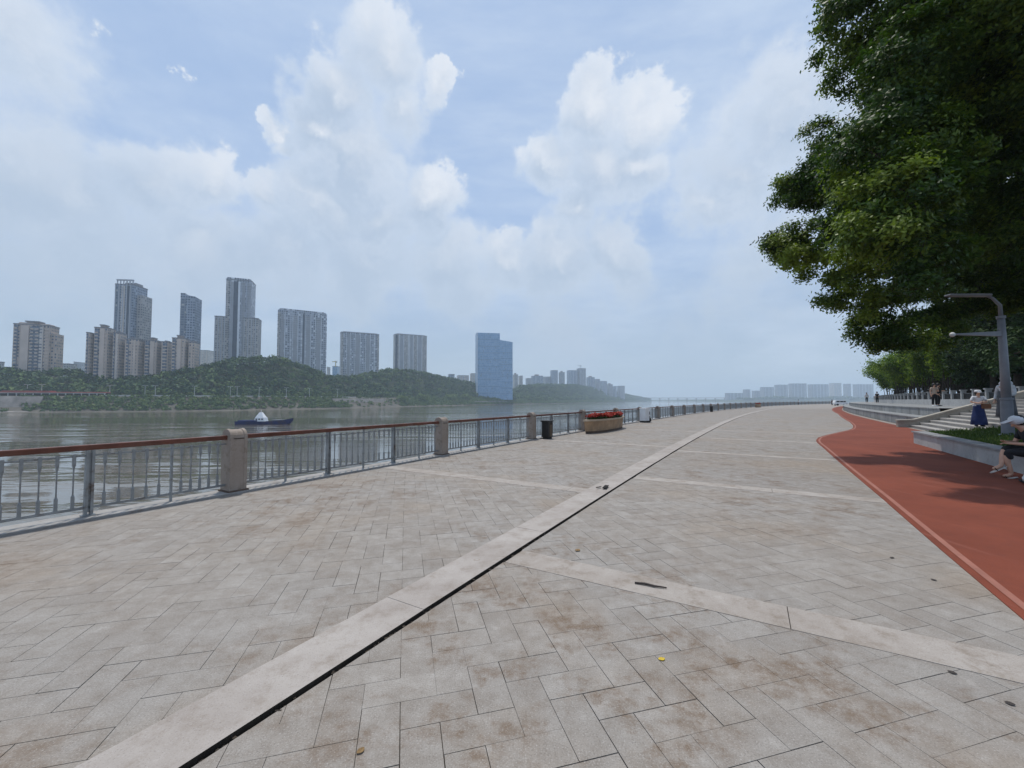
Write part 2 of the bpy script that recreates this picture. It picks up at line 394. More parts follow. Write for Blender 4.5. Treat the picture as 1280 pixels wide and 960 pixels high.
def build_world():
    w = bpy.data.worlds.new('World'); sc.world = w; w.use_nodes = True
    nt = w.node_tree; nt.nodes.clear(); t = NT(nt)
    sky = t.n('ShaderNodeTexSky', sky_type='NISHITA'); sky.sun_disc = False
    sky.sun_elevation = SUN_EL; sky.sun_rotation = SUN_AZ; sky.altitude = 50; sky.air_density = 1.0; sky.dust_density = .9; sky.ozone_density = 1.6
    d0 = t.vmath('NORMALIZE', t.n('ShaderNodeTexCoord').outputs['Generated'])
    # billows: push the direction about with fractal noise
    _, nc = t.noise(d0, 5.5, 9, .60)
    d = t.vmath('ADD', d0, t.vmath('SCALE', t.vmath('SUBTRACT', nc, (.5, .5, .5)), scale=.17))
    _, nc2 = t.noise(d0, 20., 6, .62)
    d = t.vmath('ADD', d, t.vmath('SCALE', t.vmath('SUBTRACT', nc2, (.5, .5, .5)), scale=.055))
    blobs = [  # photograph pixel x, y, radius in px, weight
        (410, 95, 62, 1.), (470, 60, 70, .9), (395, 150, 52, 1.), (440, 200, 90, .85), (400, 270, 80, .9), (548, 100, 32, .85),
        (505, 130, 50, .7), (530, 250, 54, 1.), (470, 270, 66, .9), (326, 152, 26, 1.), (330, 250, 38, 1.), (350, 180, 30, .8),
        (250, 330, 90, .8), (350, 320, 85, .85), (450, 330, 95, .85), (560, 335, 75, .85), (630, 320, 42, .95), (690, 330, 62, .9), (770, 320, 58, .9),
        (745, 140, 58, 1.), (690, 205, 48, 1.), (800, 150, 56, .95), (750, 220, 70, .9), (800, 215, 50, .8), (720, 270, 40, .8),
        (920, 215, 80, .7), (980, 150, 100, .7), (880, 260, 45, .7), (960, 300, 100, .5), (1080, 120, 130, .6),
        (70, 240, 110, .75), (180, 225, 80, .8), (255, 235, 52, .75), (40, 330, 110, .6), (150, 330, 100, .6),
        (222, 86, 17, .5), (145, 44, 14, .4), (800, 265, 12, .4), (40, 70, 110, .5), (900, 390, 90, .4), (700, 420, 120, .35),
        (-150, 200, 170, .7), (-350, 60, 200, .7), (1350, 200, 200, .6), (640, -250, 170, .6), (200, -200, 140, .5), (1100, -300, 200, .6)]
    def field(vec):
        out = None
        for (x, y, r, wgt) in blobs:
            c = (at(x, y, 1.)-Vector((0, 0, CAMZ))); k = c.length; c.normalize()
            rad = r/F/k*1.08
            q = t.math('MULTIPLY_ADD', t.vmath('DISTANCE', vec, tuple(c)), -wgt/rad, wgt)
            out = q if out is None else t.math('SMOOTH_MAX', out, q, .25)
        return out
    f1 = field(d)
    f2 = field(t.vmath('ADD', d, tuple(Vector((.012, 0, .045)))))
    fine, _ = t.noise(d0, 9., 8, .62)
    dens = t.math('ADD', f1, t.math('MULTIPLY', t.math('SUBTRACT', fine, .5), .8))
    edge = t.ramp(t.math('SUBTRACT', f1, f2), .0, .55)
    alpha = t.ramp(dens, .06, t.math('MULTIPLY_ADD', edge, -.22, .40))
    core = t.ramp(dens, .15, .75)
    # thin high veil
    v2 = t.mapping(d0, (1.2, 3.0, 5.5), (0, 0, R(25)))
    ci, _ = t.noise(v2, 1.6, 9, .62); ci2, _ = t.noise(d0, 1.1, 4, .5)
    veil = t.math('MULTIPLY', t.ramp(ci, .34, .78), t.ramp(ci2, .25, .75, .35, 1.))
    base = t.vmath('SCALE', sky.outputs[0], scale=SKY)
    sz = t.n('ShaderNodeSeparateXYZ'); t.l(d0, sz.inputs[0])
    hcol = t.mix(t.ramp(sz.outputs[2], .0, .42), (.42, .53, .665, 1), (.43, .60, .90, 1))
    base = t.mix(.72, base, hcol)
    base = t.mix(t.math('MULTIPLY_ADD', veil, .62, .10), base, (.70, .80, .93, 1))
    bil, _ = t.noise(d, 13., 9, .66)
    cc = t.mix(core, (.64, .735, .87, 1), (.49, .59, .73, 1))
    cc = t.mix(t.ramp(bil, .42, .66, 0, .4), cc, (.74, .81, .91, 1))
    cc = t.mix(t.math('MULTIPLY', edge, t.ramp(fine, .3, .65, .3, .9)), cc, (.93, .95, .98, 1))
    cc = t.mix(t.ramp(sz.outputs[2], .04, .52, .80, 0.), cc, (.44, .545, .68, 1))
    colr = t.mix(t.math('MULTIPLY', alpha, .86), base, cc)
    bg = t.n('ShaderNodeBackground'); t.l(colr, bg.inputs[0]); bg.inputs[1].default_value = 1.0
    o = t.n('ShaderNodeOutputWorld'); t.l(bg.outputs[0], o.inputs[0])
    w.cycles.sampling_method = 'MANUAL'; w.cycles.sample_map_resolution = 512
SKY = .085
build_world()

vs_ = sc.view_settings; vs_.view_transform = 'Standard'; vs_.look = 'None'; vs_.exposure = 0.0; vs_.gamma = 1; vs_.use_curve_mapping = False
cy = sc.cycles
cy.use_denoising = True
try: cy.denoiser = 'OPENIMAGEDENOISE'
except Exception: pass
cy.max_bounces = 6; cy.diffuse_bounces = 3; cy.glossy_bounces = 3; cy.volume_bounces = 3; cy.transparent_max_bounces = 8
cy.sample_clamp_indirect = 6

# haze: one closed box of even air
hz = MB(); hz.box((900, 2400, 95.2), (11000, 6400, 209.6))
hm = bpy.data.materials.new('haze_air'); ht = NT(nodes_of(hm))
pv = ht.n('ShaderNodeVolumePrincipled'); pv.inputs['Color'].default_value = (.72, .86, 1., 1); pv.inputs['Density'].default_value = .00025; pv.inputs['Anisotropy'].default_value = .1
ho = ht.n('ShaderNodeOutputMaterial'); ht.l(pv.outputs[0], ho.inputs['Volume'])
tag(hz.build('haze', hm), kind='stuff')

# ------------------------------------------------------------------ ground of the promenade
KL, KR = -2.56, -2.17            # the granite strip along the promenade
RAILV = -7.80
def srange(a, b, n): return [a+(b-a)*i/n for i in range(n+1)]
def sheet(name, material, s0, s1, v0, v1, z, n=60, m=1):
    return strip([[P(s, v0+(v1-v0)*j/m, z) for j in range(m+1)] for s in srange(s0, s1, n)], name, material)
S0, S1 = -8, 330
tag(sheet('ground', M['joint'], S0, S1, RAILV-.2, KL+.05, -.008, 120), kind='structure')
tag(sheet('ground', M['joint'], S0, S1, KR+.045, 60, -.008, 120, 6), kind='structure')
tag(sheet('drain_bed', M['slot'], S0, S1, KL-.05, KR+.1, -.10, 120), kind='structure')
# the big sheet of land behind the terrace, to the horizon on this bank
tag(strip([[P(s, 58, -.02), P(s, 200, 1.), P(s, 1500, 1.)] for s in [S0-300, S0, 40, 100, 160, 220, 330]], 'land', M['hill']), kind='structure')
tag(strip([[P(s, RAILV-.2, -.01), P(s, 62, -.01)] for s in [330, 400, 600]], 'land', M['concrete']), kind='structure')

def clip(poly, ax, val, keep_less):
    out = []
    for i in range(len(poly)):
        a, b = poly[i], poly[(i+1) % len(poly)]
        ia = (a[ax] <= val) == keep_less or a[ax] == val; ib = (b[ax] <= val) == keep_less or b[ax] == val
        if ia: out.append(a)
        if ia != ib:
            t = (val-a[ax])/(b[ax]-a[ax]); out.append((a[0]+(b[0]-a[0])*t, a[1]+(b[1]-a[1])*t))
    return out
bands_right = [(-1.30, .36), (3.50, .36), (8.45, .34), (13.6, .34), (18.8, .34), (24, .34)]
bands_left = [(-1., .34), (6.75, .34), (14.6, .34), (22.4, .34)]
def pave(name, v0, v1, bands, smax):
    shift = [0]*40
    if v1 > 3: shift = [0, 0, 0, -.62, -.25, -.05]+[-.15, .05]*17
    mb = MB(); w = .192; c45 = math.sqrt(.5)
    segs = []; edges = [(-6., -6.)]+[(s, s+b) for s, b in bands if s < smax]+[(smax, smax)]
    for (a, b), (c, d) in zip(edges[:-1], edges[1:]): segs.append((b+.003, c-.003))
    def tile(cells):
        (i0, j0, i1, j1) = cells
        g = random.choice((.0005, .001, .0014, .0018, .0022, .0028)); 
        pts = [(i0*w+g, j0*w+g), (i1*w-g, j0*w+g), (i1*w-g, j1*w-g), (i0*w+g, j1*w-g)]
        pts = [((a-b)*c45, (a+b)*c45) for a, b in pts]
        if max(p[0] for p in pts) < -6 or min(p[0] for p in pts) > smax or max(p[1] for p in pts) < v0 or min(p[1] for p in pts) > v1: return
        tn = min(1, max(0, random.gauss(.5, .26))); z = random.uniform(-.0008, .0008)
        for sg, (a, b) in enumerate(segs):
            q = clip(pts, 1, v0, False); q = clip(q, 1, v1, True) if q else q
            q = clip(q, 0, a, False) if q else q
            q = clip(q, 0, b, True) if q else q
            if len(q) < 3: continue
            vs = [P(s, v, z) for s, v in q]; n = len(vs)
            lo = [Vector((p.x, p.y, -.012)) for p in vs]
            fs = [tuple(reversed(range(n)))]
            if q[0][0] < 14: fs += [(k, (k+1) % n, n+(k+1) % n, n+k) for k in range(n)]; vs = vs+lo
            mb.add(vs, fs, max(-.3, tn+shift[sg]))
    lim = int((smax+12)/(2*w*c45))+4
    for i in range(-30, lim):
        for j in range(-lim, 40):
            sv = ((i-j)*w*c45, (i+j)*w*c45)
            if sv[0] < -6.6 or sv[0] > smax+.6 or sv[1] < v0-.6 or sv[1] > v1+.6: continue
            k = (i-j) % 4
            if k == 0: tile((i, j, i+2, j+1))
            elif k == 3: tile((i, j, i+1, j+2))
    return tag(mb.build(name, M['paving']), kind='structure')
# note: along-path axis of the lattice is (i-j), across is (i+j)
pave('promenade_paving', RAILV+.22, KL-.004, bands_left, 90)
pave('promenade_paving', KR+.040, 7.6, bands_right, 90)
far = sheet('promenade_paving', M['paving'], 90, S1, RAILV+.22, KL, 0, 50, 3); tag(far, kind='structure')
far = sheet('promenade_paving', M['paving'], 90, S1, KR+.05, 9, 0, 50, 4); tag(far, kind='structure')
def bandsheet(name, bands, v0, v1):
    mb = MB()
    for s, b in bands:
        v = v0
        while v < v1-.01:
            L = min(2.3+random.random()*.3, v1-v); g = .003
            q = [(s, v+g), (s+b, v+g), (s+b, v+L-g), (s, v+L-g)]
            top = [P(a, c, .002) for a, c in q]; lo = [P(a, c, -.012) for a, c in q]
            mb.add(top+lo, [(3, 2, 1, 0), (0, 1, 5, 4), (1, 2, 6, 5), (2, 3, 7, 6), (3, 0, 4, 7)], random.random()); v += L
    return tag(mb.build(name, M['band']), kind='structure')
bandsheet('paving_band', bands_left, RAILV+.22, KL-.004); bandsheet('paving_band', bands_right, KR+.05, 7.6)
# raised granite strip, in lengths
mb = MB(); ms = MB(); s = -6.
while s < 250:
    L = 2.1 if s < 60 else 8.; 
    j = random.uniform(-.004, .004); zt = .007+random.uniform(-.002, .002)
    q = [(s+.003, KL+j), (s+.003, KR+j), (s+L-.003, KR+j), (s+L-.003, KL+j)]
    top = [P(a, c, zt) for a, c in q]; lo = [P(a, c, -.095) for a, c in q]
    mb.add(top+lo, [(0, 1, 2, 3)[::-1], (0, 1, 5, 4), (2, 3, 7, 6), (3, 0, 4, 7)], random.random())
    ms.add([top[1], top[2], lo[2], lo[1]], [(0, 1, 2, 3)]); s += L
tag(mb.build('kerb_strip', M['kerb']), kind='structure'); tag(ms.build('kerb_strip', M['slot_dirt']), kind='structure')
# debris in the slot
mb = MB()
for _ in range(900):
    s = random.random()**1.5*24-1; p = P(s, KR+.022+random.uniform(-.018, .03), random.uniform(-.07, -.004))
    mb.box(p, (random.uniform(.008, .06), random.uniform(.005, .022), random.uniform(.004, .018)), random.random()*3)
tag(mb.build('slot_litter', M['slot_dirt']), kind='stuff')
# quay kerb the railing stands on, and the quay wall below it
rows = []
for s in srange(S0, S1, 130):
    rows.append([P(s, RAILV+.215, -.02), P(s, RAILV+.215, .03), P(s, RAILV-.24, .03), P(s, RAILV-.28, -.01), P(s, RAILV-.28, -.4), P(s, RAILV-.5, WATER-.6)])
tag(strip(rows, 'quay_kerb', M['concrete']), kind='structure')

# running track
TL = [(-6, 1.66), (4, 1.68), (6, 1.72), (9, 1.80), (13, 1.86), (17, 1.92), (19.2, 1.93), (20.2, 1.99), (21.7, 2.19), (23.4, 2.62), (26.1, 3.42), (28.2, 4.05), (29.5, 4.32), (30.6, 4.50), (33, 4.8), (38, 5.2), (60, 6.1), (112, 6.2), (134, 6.3)]
TR = [(-6, 4.95), (20.7, 4.95), (20.75, 6.9), (24, 7.0), (33, 7.15), (60, 7.2), (100, 7.6), (134, 7.8)]
def lerp(T, s):
    for (a, b), (c, d) in zip(T[:-1], T[1:]):
        if a <= s <= c: return b+(d-b)*(s-a)/(c-a)
    return T[-1][1]
ss = sorted(set(srange(-6, 17, 40)+srange(17, 34, 70)+srange(34, 134, 60)+[20.7, 20.75]))
rows = [[P(s, lerp(TL, s), -.01), P(s, lerp(TL, s), .007), P(s, lerp(TR, s), .007)] for s in ss]
tag(strip(rows, 'running_track', M['track']), kind='structure')
rows = [[P(s, lerp(TL, s)+.07, .011), P(s, lerp(TL, s)+.13, .011)] for s in ss]
tag(strip(rows, 'track_line', M['track_line']), kind='structure')

# ------------------------------------------------------------------ railing
PS0, DS = 3.74, 5.43
def pillar_parts(root, material, detail=True):
    w, d = .275, .29
    prof = [(-d/2, 0), (-d/2, .90)]+[(-d/2*math.cos(q), .90+.16*math.sin(q)) for q in srange(.15, math.pi-.15, 10)]+[(d/2, .90), (d/2, 0)]
    def shell(name, wid, prof_, mt, bev):
        mb = MB(); n = len(prof_); vs = [(-wid/2, y, z) for y, z in prof_]+[(wid/2, y, z) for y, z in prof_]
        fs = [tuple(range(n)), tuple(2*n-1-k for k in range(n))]+[(k, n+k, n+(k+1) % n, (k+1) % n) for k in range(n)]
        mb.add(vs, fs); return mb.build(name, mt, root, bevel=bev)
    if not detail:
        return shell('shaft', w, prof, material, 0)
    shell('shaft', w-.06, prof, material, .008)
    for sx in (-1, 1):                       # the rounded end slabs either side
        pr = [(y*1.06, z+(.012 if z > .89 else 0)) for y, z in prof]
        mb = MB(); n = len(pr); x0, x1 = sx*(w/2-.052), sx*(w/2)
        vs = [(x0, y, z) for y, z in pr]+[(x1, y, z) for y, z in pr]
        fs = [tuple(range(n)), tuple(2*n-1-k for k in range(n))]+[(k, n+k, n+(k+1) % n, (k+1) % n) for k in range(n)]
        mb.add(vs, fs); mb.build('end_slab', material, root, bevel=.006)
    MB().box((0, -d/2-.001, .905), (w-.11, .006, .016)).build('groove', M['groove'], root)
    MB().box((0, 0, .012), (w+.05, d+.07, .024)).build('plinth', M['planter_base'], root)
def baluster_mb(x, y=0.):
    mb = MB()
    mb.box((x, y, .475), (.014, .014, .72))
    mb.box((x, y, .205), (.034, .026, .15)); mb.box((x, y, .295), (.034, .026, .03), taper=.45)
    mb.box((x, y, .765), (.034, .026, .16)); mb.box((x, y, .67), (.022, .018, .04))
    return mb
proto_b = None
ordinal = ['nearest', 'second', 'third', 'fourth', 'fifth', 'sixth', 'seventh', 'eighth', 'ninth', 'tenth']
NB = 42
def bay_ends(k):
    a = P(PS0+DS*(k-1), RAILV, .03); b = P(PS0+DS*k, RAILV, .03); return a, b
pillar_labels = {0: 'tan stone railing pillar with rounded top, largest and nearest of the row',
    1: 'tan stone railing pillar second nearest, left of the brown litter bin by a full bay',
    2: 'tan stone railing pillar standing just left of the brown litter bin',
    3: 'grey tan railing pillar at the left end of the red flower planter',
    4: 'stone railing pillar showing above the right end of the near red flower planter'}
far_pillar = None; near_pillar = None
for k in range(0, NB):
    s = PS0+DS*k; loc = P(s, RAILV, .03); rz = heading(s)
    lab = pillar_labels.get(k, 'small far stone railing pillar in the row beyond the white cabinet')
    if k < 5:
        if near_pillar is None:
            near_pillar = empty('railing_pillar', loc, rz, lab, 'pillar', 'stone pillars of the river railing'); pillar_parts(near_pillar, M['pillar'])
        else: dup(near_pillar, loc, rz, lab)
    else:
        if far_pillar is None:
            far_pillar = MB()
            d = .31; prof = [(-d/2, 0), (-d/2, .9)]+[(-d/2*math.cos(q), .90+.16*math.sin(q)) for q in srange(.3, math.pi-.3, 5)]+[(d/2, .9), (d/2, 0)]
            n = len(prof); far_pillar.add([(-.15, y, z) for y, z in prof]+[(.15, y, z) for y, z in prof], [tuple(range(n)), tuple(2*n-1-q for q in range(n))]+[(q, n+q, n+(q+1) % n, (q+1) % n) for q in range(n)])
            far_pillar = far_pillar.build('railing_pillar', M['pillar_far'])
            tag(far_pillar, lab, 'pillar', 'stone pillars of the river railing'); far_pillar.location = loc; far_pillar.rotation_euler = (0, 0, rz)
        else:
            o = far_pillar.copy(); COL.objects.link(o); o.location = loc; o.rotation_euler = (0, 0, rz)
L = (P(PS0+DS, RAILV)-P(PS0, RAILV)).length; Lc = L-.30     # clear length between pillars
bal = None
def make_bay(root):
    global bal
    MB().box((L/2, 0, .925), (Lc+.004, .085, .075)).build('handrail', M['wood'], root, bevel=.012)
    MB().box((L/2, 0, .115), (Lc, .03, .036)).build('bottom_rail', M['steel'], root)
    MB().box((L/2, 0, .815), (Lc, .014, .022)).build('top_rail', M['steel'], root)
    posts = [L/3, 2*L/3]; mids = [L/6, L/2, 5*L/6]
    for x in posts:
        mb = MB(); mb.box((x-.028, 0, .445), (.03, .07, .89)); mb.box((x+.028, 0, .445), (.03, .07, .89)); mb.box((x, 0, .45), (.03, .03, .8)); mb.box((x, 0, .008), (.13, .13, .016))
        mb.build('post', M['steel'], root)
    for x in mids:
        mb = MB(); mb.box((x, 0, .445), (.026, .04, .89)); mb.build('middle_post', M['steel'], root)
    stops = sorted([.15]+posts+mids+[L-.15])
    for a, b in zip(stops[:-1], stops[1:]):
        for q in range(1, 6):
            x = a+(b-a)*q/6
            if bal is None:
                o = baluster_mb(0).build('baluster', M['steel'], root); bal = o
            else:
                o = bal.copy(); COL.objects.link(o); o.parent = root
            o.location = (x, 0, 0)
bay_labels = ['railing bay nearest the camera, running out of the left edge under a red-brown handrail',
 'railing bay between the nearest and second stone pillars, in front of the boat',
 'railing bay between the second stone pillar and the pillar beside the brown bin',
 'railing bay behind the brown litter bin', 'railing bay mostly hidden behind the near red flower planter',
 'railing bay just right of the near flower planter, left of the white cabinet',]
near_bay = None; far_bay = None
for k in range(0, NB):
    a, b = bay_ends(k); rz = math.atan2(b.y-a.y, b.x-a.x)
    lab = bay_labels[k] if k < len(bay_labels) else 'small far bay of grey steel railing beyond the white cabinet'
    if k < 6:
        if near_bay is None:
            near_bay = empty('railing_bay', a, rz, lab, 'railing', 'steel railing bays along the river'); make_bay(near_bay)
        else: dup(near_bay, a, rz, lab)
    else:
        if far_bay is None:
            far_bay = empty('railing_bay', a, rz, lab, 'railing', 'steel railing bays along the river')
            MB().box((L/2, 0, .925), (Lc, .085, .075)).build('handrail', M['wood'], far_bay)
            mb = MB(); mb.box((L/2, 0, .115), (Lc, .03, .036)); mb.box((L/2, 0, .815), (Lc, .014, .022))
            for q in range(1, 6): mb.box((L*q/6, 0, .445), (.08 if q % 2 == 0 else .03, .06, .89))
            for q in range(36): mb.box((.15+Lc*(q+.5)/36, 0, .46), (.02, .02, .72))
            mb.build('baluster_panel', M['steel'], far_bay)
        else: dup(far_bay, a, rz, lab)

def s_px(px, v):
    a, b = 0., 260.
    for _ in range(50):
        m = (a+b)/2; p = P(m, v)
        if p.y < .1 or 640+F*p.x/p.y < px: a = m
        else: b = m
    return a
# ------------------------------------------------------------------ things along the railing
def litter_bin(s, v, label, sc_=1.):
    r = empty('litter_bin', P(s, v, 0), heading(s), label, 'litter bin', 'dark litter bins along the railing')
    r.scale = (.86, .86, .88)
    b = MB(); b.box((0, 0, .44), (.46, .36, .72)); b.build('body', M['black'], r, bevel=.02)
    MB().box((0, 0, .83), (.54, .44, .06)).build('lid', M['black'], r, bevel=.015)
    MB().box((.02, -.183, .42), (.26, .016, .60)).build('front_panel', M['brown'], r, bevel=.004)
    MB().box((.02, -.192, .70), (.20, .012, .08)).build('slot', M['groove'], r)
    for sx in (-.17, .17): MB().box((sx, 0, .04), (.05, .30, .08)).build('foot', M['black'], r)
    return r
litter_bin(s_px(684, -7.4), -7.4, 'dark brown litter bin in front of the railing, left of the near flower planter')
litter_bin(s_px(889, -7.2), -7.2, 'tiny far dark litter bin by the railing, left of the far flower planter')
def flower_planter(s, v, length, label, seed, nfl):
    rr = np.random.default_rng(seed)
    r = empty('flower_planter', P(s, v, 0), heading(s), label, 'planter', 'stone flower planters along the railing'); r.scale = (1, 1, .84)
    a, d = length/2, .62
    def half(k, n=20): return [(a*k*math.cos(q), -d*k*math.sin(q)**.75) for q in srange(0, math.pi, n)]
    def ring(k0, k1, z0, z1, name, mt, top=True):
        p0, p1 = half(k0), half(k1); n = len(p0)
        mb = MB(); mb.add([(x, y, z0) for x, y in p0]+[(x, y, z1) for x, y in p1], [tuple(range(n))[::-1], tuple(range(n, 2*n))]+[(i, (i+1) % n, n+(i+1) % n, n+i) for i in range(n)])
        return mb.build(name, mt, r)
    ring(.93, .93, 0, .13, 'base', M['planter_base']); ring(.94, .985, .13, .70, 'bowl', M['planter']); ring(1.04, 1.04, .70, .79, 'rim', M['rim']); ring(.93, .93, .79, .80, 'soil', M['soil'])
    n = nfl; q = rr.uniform(0, math.pi, n); k = np.sqrt(rr.uniform(0, .86, n))
    x = a*k*np.cos(q); y = -d*k*np.sin(q)**.75
    h = .10+.12*rr.random(n)+.05*np.sin(x*3.)
    c = np.stack([x, y, .80+h*rr.uniform(.15, .75, n)], 1)
    quads_mesh('foliage', leaves(c, np.tile([0, -.3, 1.], (n, 1)), .13, .07, rr), rr.random(n), M['green_fl'], r)
    c = np.stack([x, y, .84+h], 1); c = np.repeat(c, 3, 0)+rr.normal(0, .025, (n*3, 3))
    quads_mesh('blossom', leaves(c, np.tile([0, -.6, .8], (n*3, 1)), .085, .075, rr), rr.random(n*3), M['red_flower'], r)
    return r
flower_planter((s_px(727, -7.1)+s_px(774, -7.0))/2, -7.0, s_px(774, -7.0)-s_px(727, -7.1), 'long curved stone planter of red flowers near the railing, larger of the two', 3, 1500)
flower_planter(s_px(946, -6.9), -6.9, 5, 'tiny far planter of red flowers where the railing bends', 4, 500)
r = empty('service_cabinet', P(s_px(806, -7.1), -7.1, 0), heading(31.6)-.25, 'small white metal cabinet with black side panels standing by the railing', 'cabinet')
MB().box((0, 0, .06), (.62, .48, .12)).build('plinth', M['black'], r)
MB().box((-.09, 0, .55), (.56, .46, .86)).build('body', M['white'], r, bevel=.015)
MB().box((-.09, 0, 1.0), (.62, .52, .05)).build('lid', M['white'], r, bevel=.01)
MB().box((.26, 0, .54), (.13, .42, .80)).build('side_panel', M['white'], r, bevel=.01)
for z in (.34, .66): MB().box((.262, -.212, z), (.09, .012, .22)).build('vent', M['black'], r)
MB().box((.30, -.20, .18), (.16, .14, .24)).build('foot_box', M['black'], r)

# ------------------------------------------------------------------ planter wall, grass bank, stairs, terrace
GZ0, GV0, GSL = .40, 5.2, .14
def grass_z(s, v): return GZ0+max(0, v-GV0)*GSL+.03*math.sin(s*.9)*min(1, max(0, v-GV0))
SE = 20.75   # far end of the planter
w = empty('planter_wall', P(5, 4.95, 0), heading(5), 'low grey stone wall with coping darkened to suggest tree shade beside the red track', 'wall')
inv = Matrix.Translation(w.location)@Matrix.Rotation(w.rotation_euler.z, 4, 'Z'); inv = inv.inverted()
def local_strip(rows, name, mt, root_inv, parent):
    return strip([[root_inv@p for p in r] for r in rows], name, mt, parent=parent)
s_ = srange(-6, SE, 40)
local_strip([[P(s, 4.95, -.02), P(s, 4.95, .40), P(s, 5.25, .40), P(s, 5.25, -.02)] for s in s_]+[[P(SE, 5.1, -.02), P(SE, 5.1, .4), P(SE, 5.11, .4), P(SE, 5.11, -.02)]], 'wall_face', M['planter_wall'], inv, w)
local_strip([[P(s, 4.90, .402), P(s, 4.90, .455), P(s, 5.30, .455), P(s, 5.30, .402), P(s, 4.90, .402)] for s in srange(-6, SE+.05, 40)], 'coping', M['coping'], inv, w)
# return wall at the end of the planter
mb = MB(); a, b = P(SE, 5.28), P(SE, 7.3); ang = math.atan2(b.y-a.y, b.x-a.x)
mb.box(((a.x+b.x)/2, (a.y+b.y)/2, .2), ((b-a).length, .2, .46), ang); o = mb.build('end_wall', M['planter_wall'], w)
for vtx in o.data.vertices: vtx.co = inv@vtx.co
rows = [[P(s, v, grass_z(s, v)-.02) for v in srange(5.27, 13.5, 10)] for s in srange(-6, SE-.08, 20)]
tag(strip(rows, 'grass_bank', M['soil'], True), kind='structure')
n = 60000
gs = rng.uniform(1, SE-.1, n); gv = 5.3+(rng.random(n)**1.3)*8; base = np.array([P(a, b, grass_z(a, b)-.02) for a, b in zip(gs, gv)])
hh = rng.uniform(.05, .13, n); ang = rng.uniform(0, 2*np.pi, n); ww = .014
tv = np.stack([np.cos(ang), np.sin(ang), 0*ang], 1); lean = rng.normal(0, .035, (n, 3)); lean[:, 2] = 0
V = np.stack([base-tv*ww, base+tv*ww, base+tv*ww*.3+lean+np.stack([0*hh, 0*hh, hh], 1), base-tv*ww*.3+lean+np.stack([0*hh, 0*hh, hh], 1)], 1)
tag(quads_mesh('grass', V, rng.random(n), M['grass']), kind='stuff')

ST0, TREAD, RISE, NST = 7.35, .40, .15, 15
SA, SB = SE+.55, 32.6
st = empty('stone_stairs', P((SA+SB)/2, ST0, 0), heading(27), 'broad pale stone stairs climbing from the track to the trees', 'stairs')
sti = (Matrix.Translation(st.location)@Matrix.Rotation(st.rotation_euler.z, 4, 'Z')).inverted()
for i in range(NST):
    v0 = ST0+i*TREAD; z1 = RISE*(i+1)
    rows = [[P(s, v0, RISE*i-.02), P(s, v0, z1-.045), P(s, v0-.025, z1-.042), P(s, v0-.025, z1), P(s, v0+TREAD+.02, z1)] for s in srange(SA, SB, 8)]
    local_strip(rows, 'step', M['step'], sti, st)
for s0, s1 in ((SE+.12, SA), (SB, SB+.5)):
    zf = lambda v: .42+max(0, v-ST0)*RISE/TREAD
    rows = []
    vs2 = [ST0-.55, ST0-.54, ST0+.15, ST0+.5]+srange(ST0+1, ST0+NST*TREAD, 8)
    mb = MB(); prof = []
    rows = [[sti@P(s0, v, -.02), sti@P(s0, v, zf(v)-.09), sti@P(s1, v, zf(v)-.09), sti@P(s1, v, -.02)] for v in vs2]
    rows = [[(p+rows[0][3])/2*0+sti@P((s0+s1)/2, vs2[0], -.02) if False else p for p in r_] for r_ in rows]
    ck = strip(rows, 'cheek_wall', M['cheek'], parent=st)
    f = MB(); q = [sti@P(s0, vs2[0], -.02), sti@P(s1, vs2[0], -.02), sti@P(s1, vs2[0], .33), sti@P(s0, vs2[0], .33)]; f.add(q, [(0, 1, 2, 3)]); f.build('cheek_front', M['cheek'], ck)
    cap = []
    for v in vs2[:1]+vs2[2:]:
        vv = v if v > ST0-.5 else v-.04
        cap.append([sti@P(s0-.04, vv, zf(v)-.088), sti@P(s0-.04, vv, zf(v)), sti@P(s1+.04, vv, zf(v)), sti@P(s1+.04, vv, zf(v)-.088)])
    c_ = strip(cap, 'cap_stone', M['cheek'], parent=ck)
    f = MB(); f.add(cap[0], [(0, 1, 2, 3)]); f.build('cap_end', M['cheek'], c_)
TS0, TS1 = SB+.52, 150
tr = empty('seating_terrace', P(TS0, 7.7, 0), heading(60), 'long grey stone seating terrace stepping up along the far track', 'terrace')
tri = (Matrix.Translation(tr.location)@Matrix.Rotation(tr.rotation_euler.z, 4, 'Z')).inverted()
tiers = [(7.75, 0, .60, 8.7), (8.7, .60, 1.13, 13.0)]
for v0, z0, z1, v1 in tiers:
    rows = [[P(s, v0, z0-.02), P(s, v0, z1-.07), P(s, v0-.04, z1-.065), P(s, v0-.04, z1), P(s, v1+.05, z1)] for s in srange(TS0, TS1, 40)]
    t_ = local_strip(rows, 'tier', M['tier'], tri, tr)
mb = MB()
for v0, z0, z1, v1 in tiers:                # vertical joints between the stones
    for s in srange(TS0+2, TS1-4, 48):
        p = tri@P(s, v0-.043, 0); mb.box((p.x, p.y, (z0+z1)/2), (.02, .012, z1-z0), heading(s)-heading(60))
mb.build('stone_joint', M['coping'], tr)['kind'] = 'stuff'
bl = empty('balustrade', P(TS0, 12.7, 1.15), heading(60), 'pale low wall with square posts and dark panels along the top of the terrace', 'balustrade')
bli = (Matrix.Translation(bl.location)@Matrix.Rotation(bl.rotation_euler.z, 4, 'Z')).inverted()
local_strip([[P(s, 12.6, 1.13), P(s, 12.6, 1.66), P(s, 12.95, 1.66), P(s, 12.95, 1.13)] for s in srange(TS0, TS1, 40)], 'base_wall', M['planter_wall'], bli, bl)
i = 0; s = TS0+.4
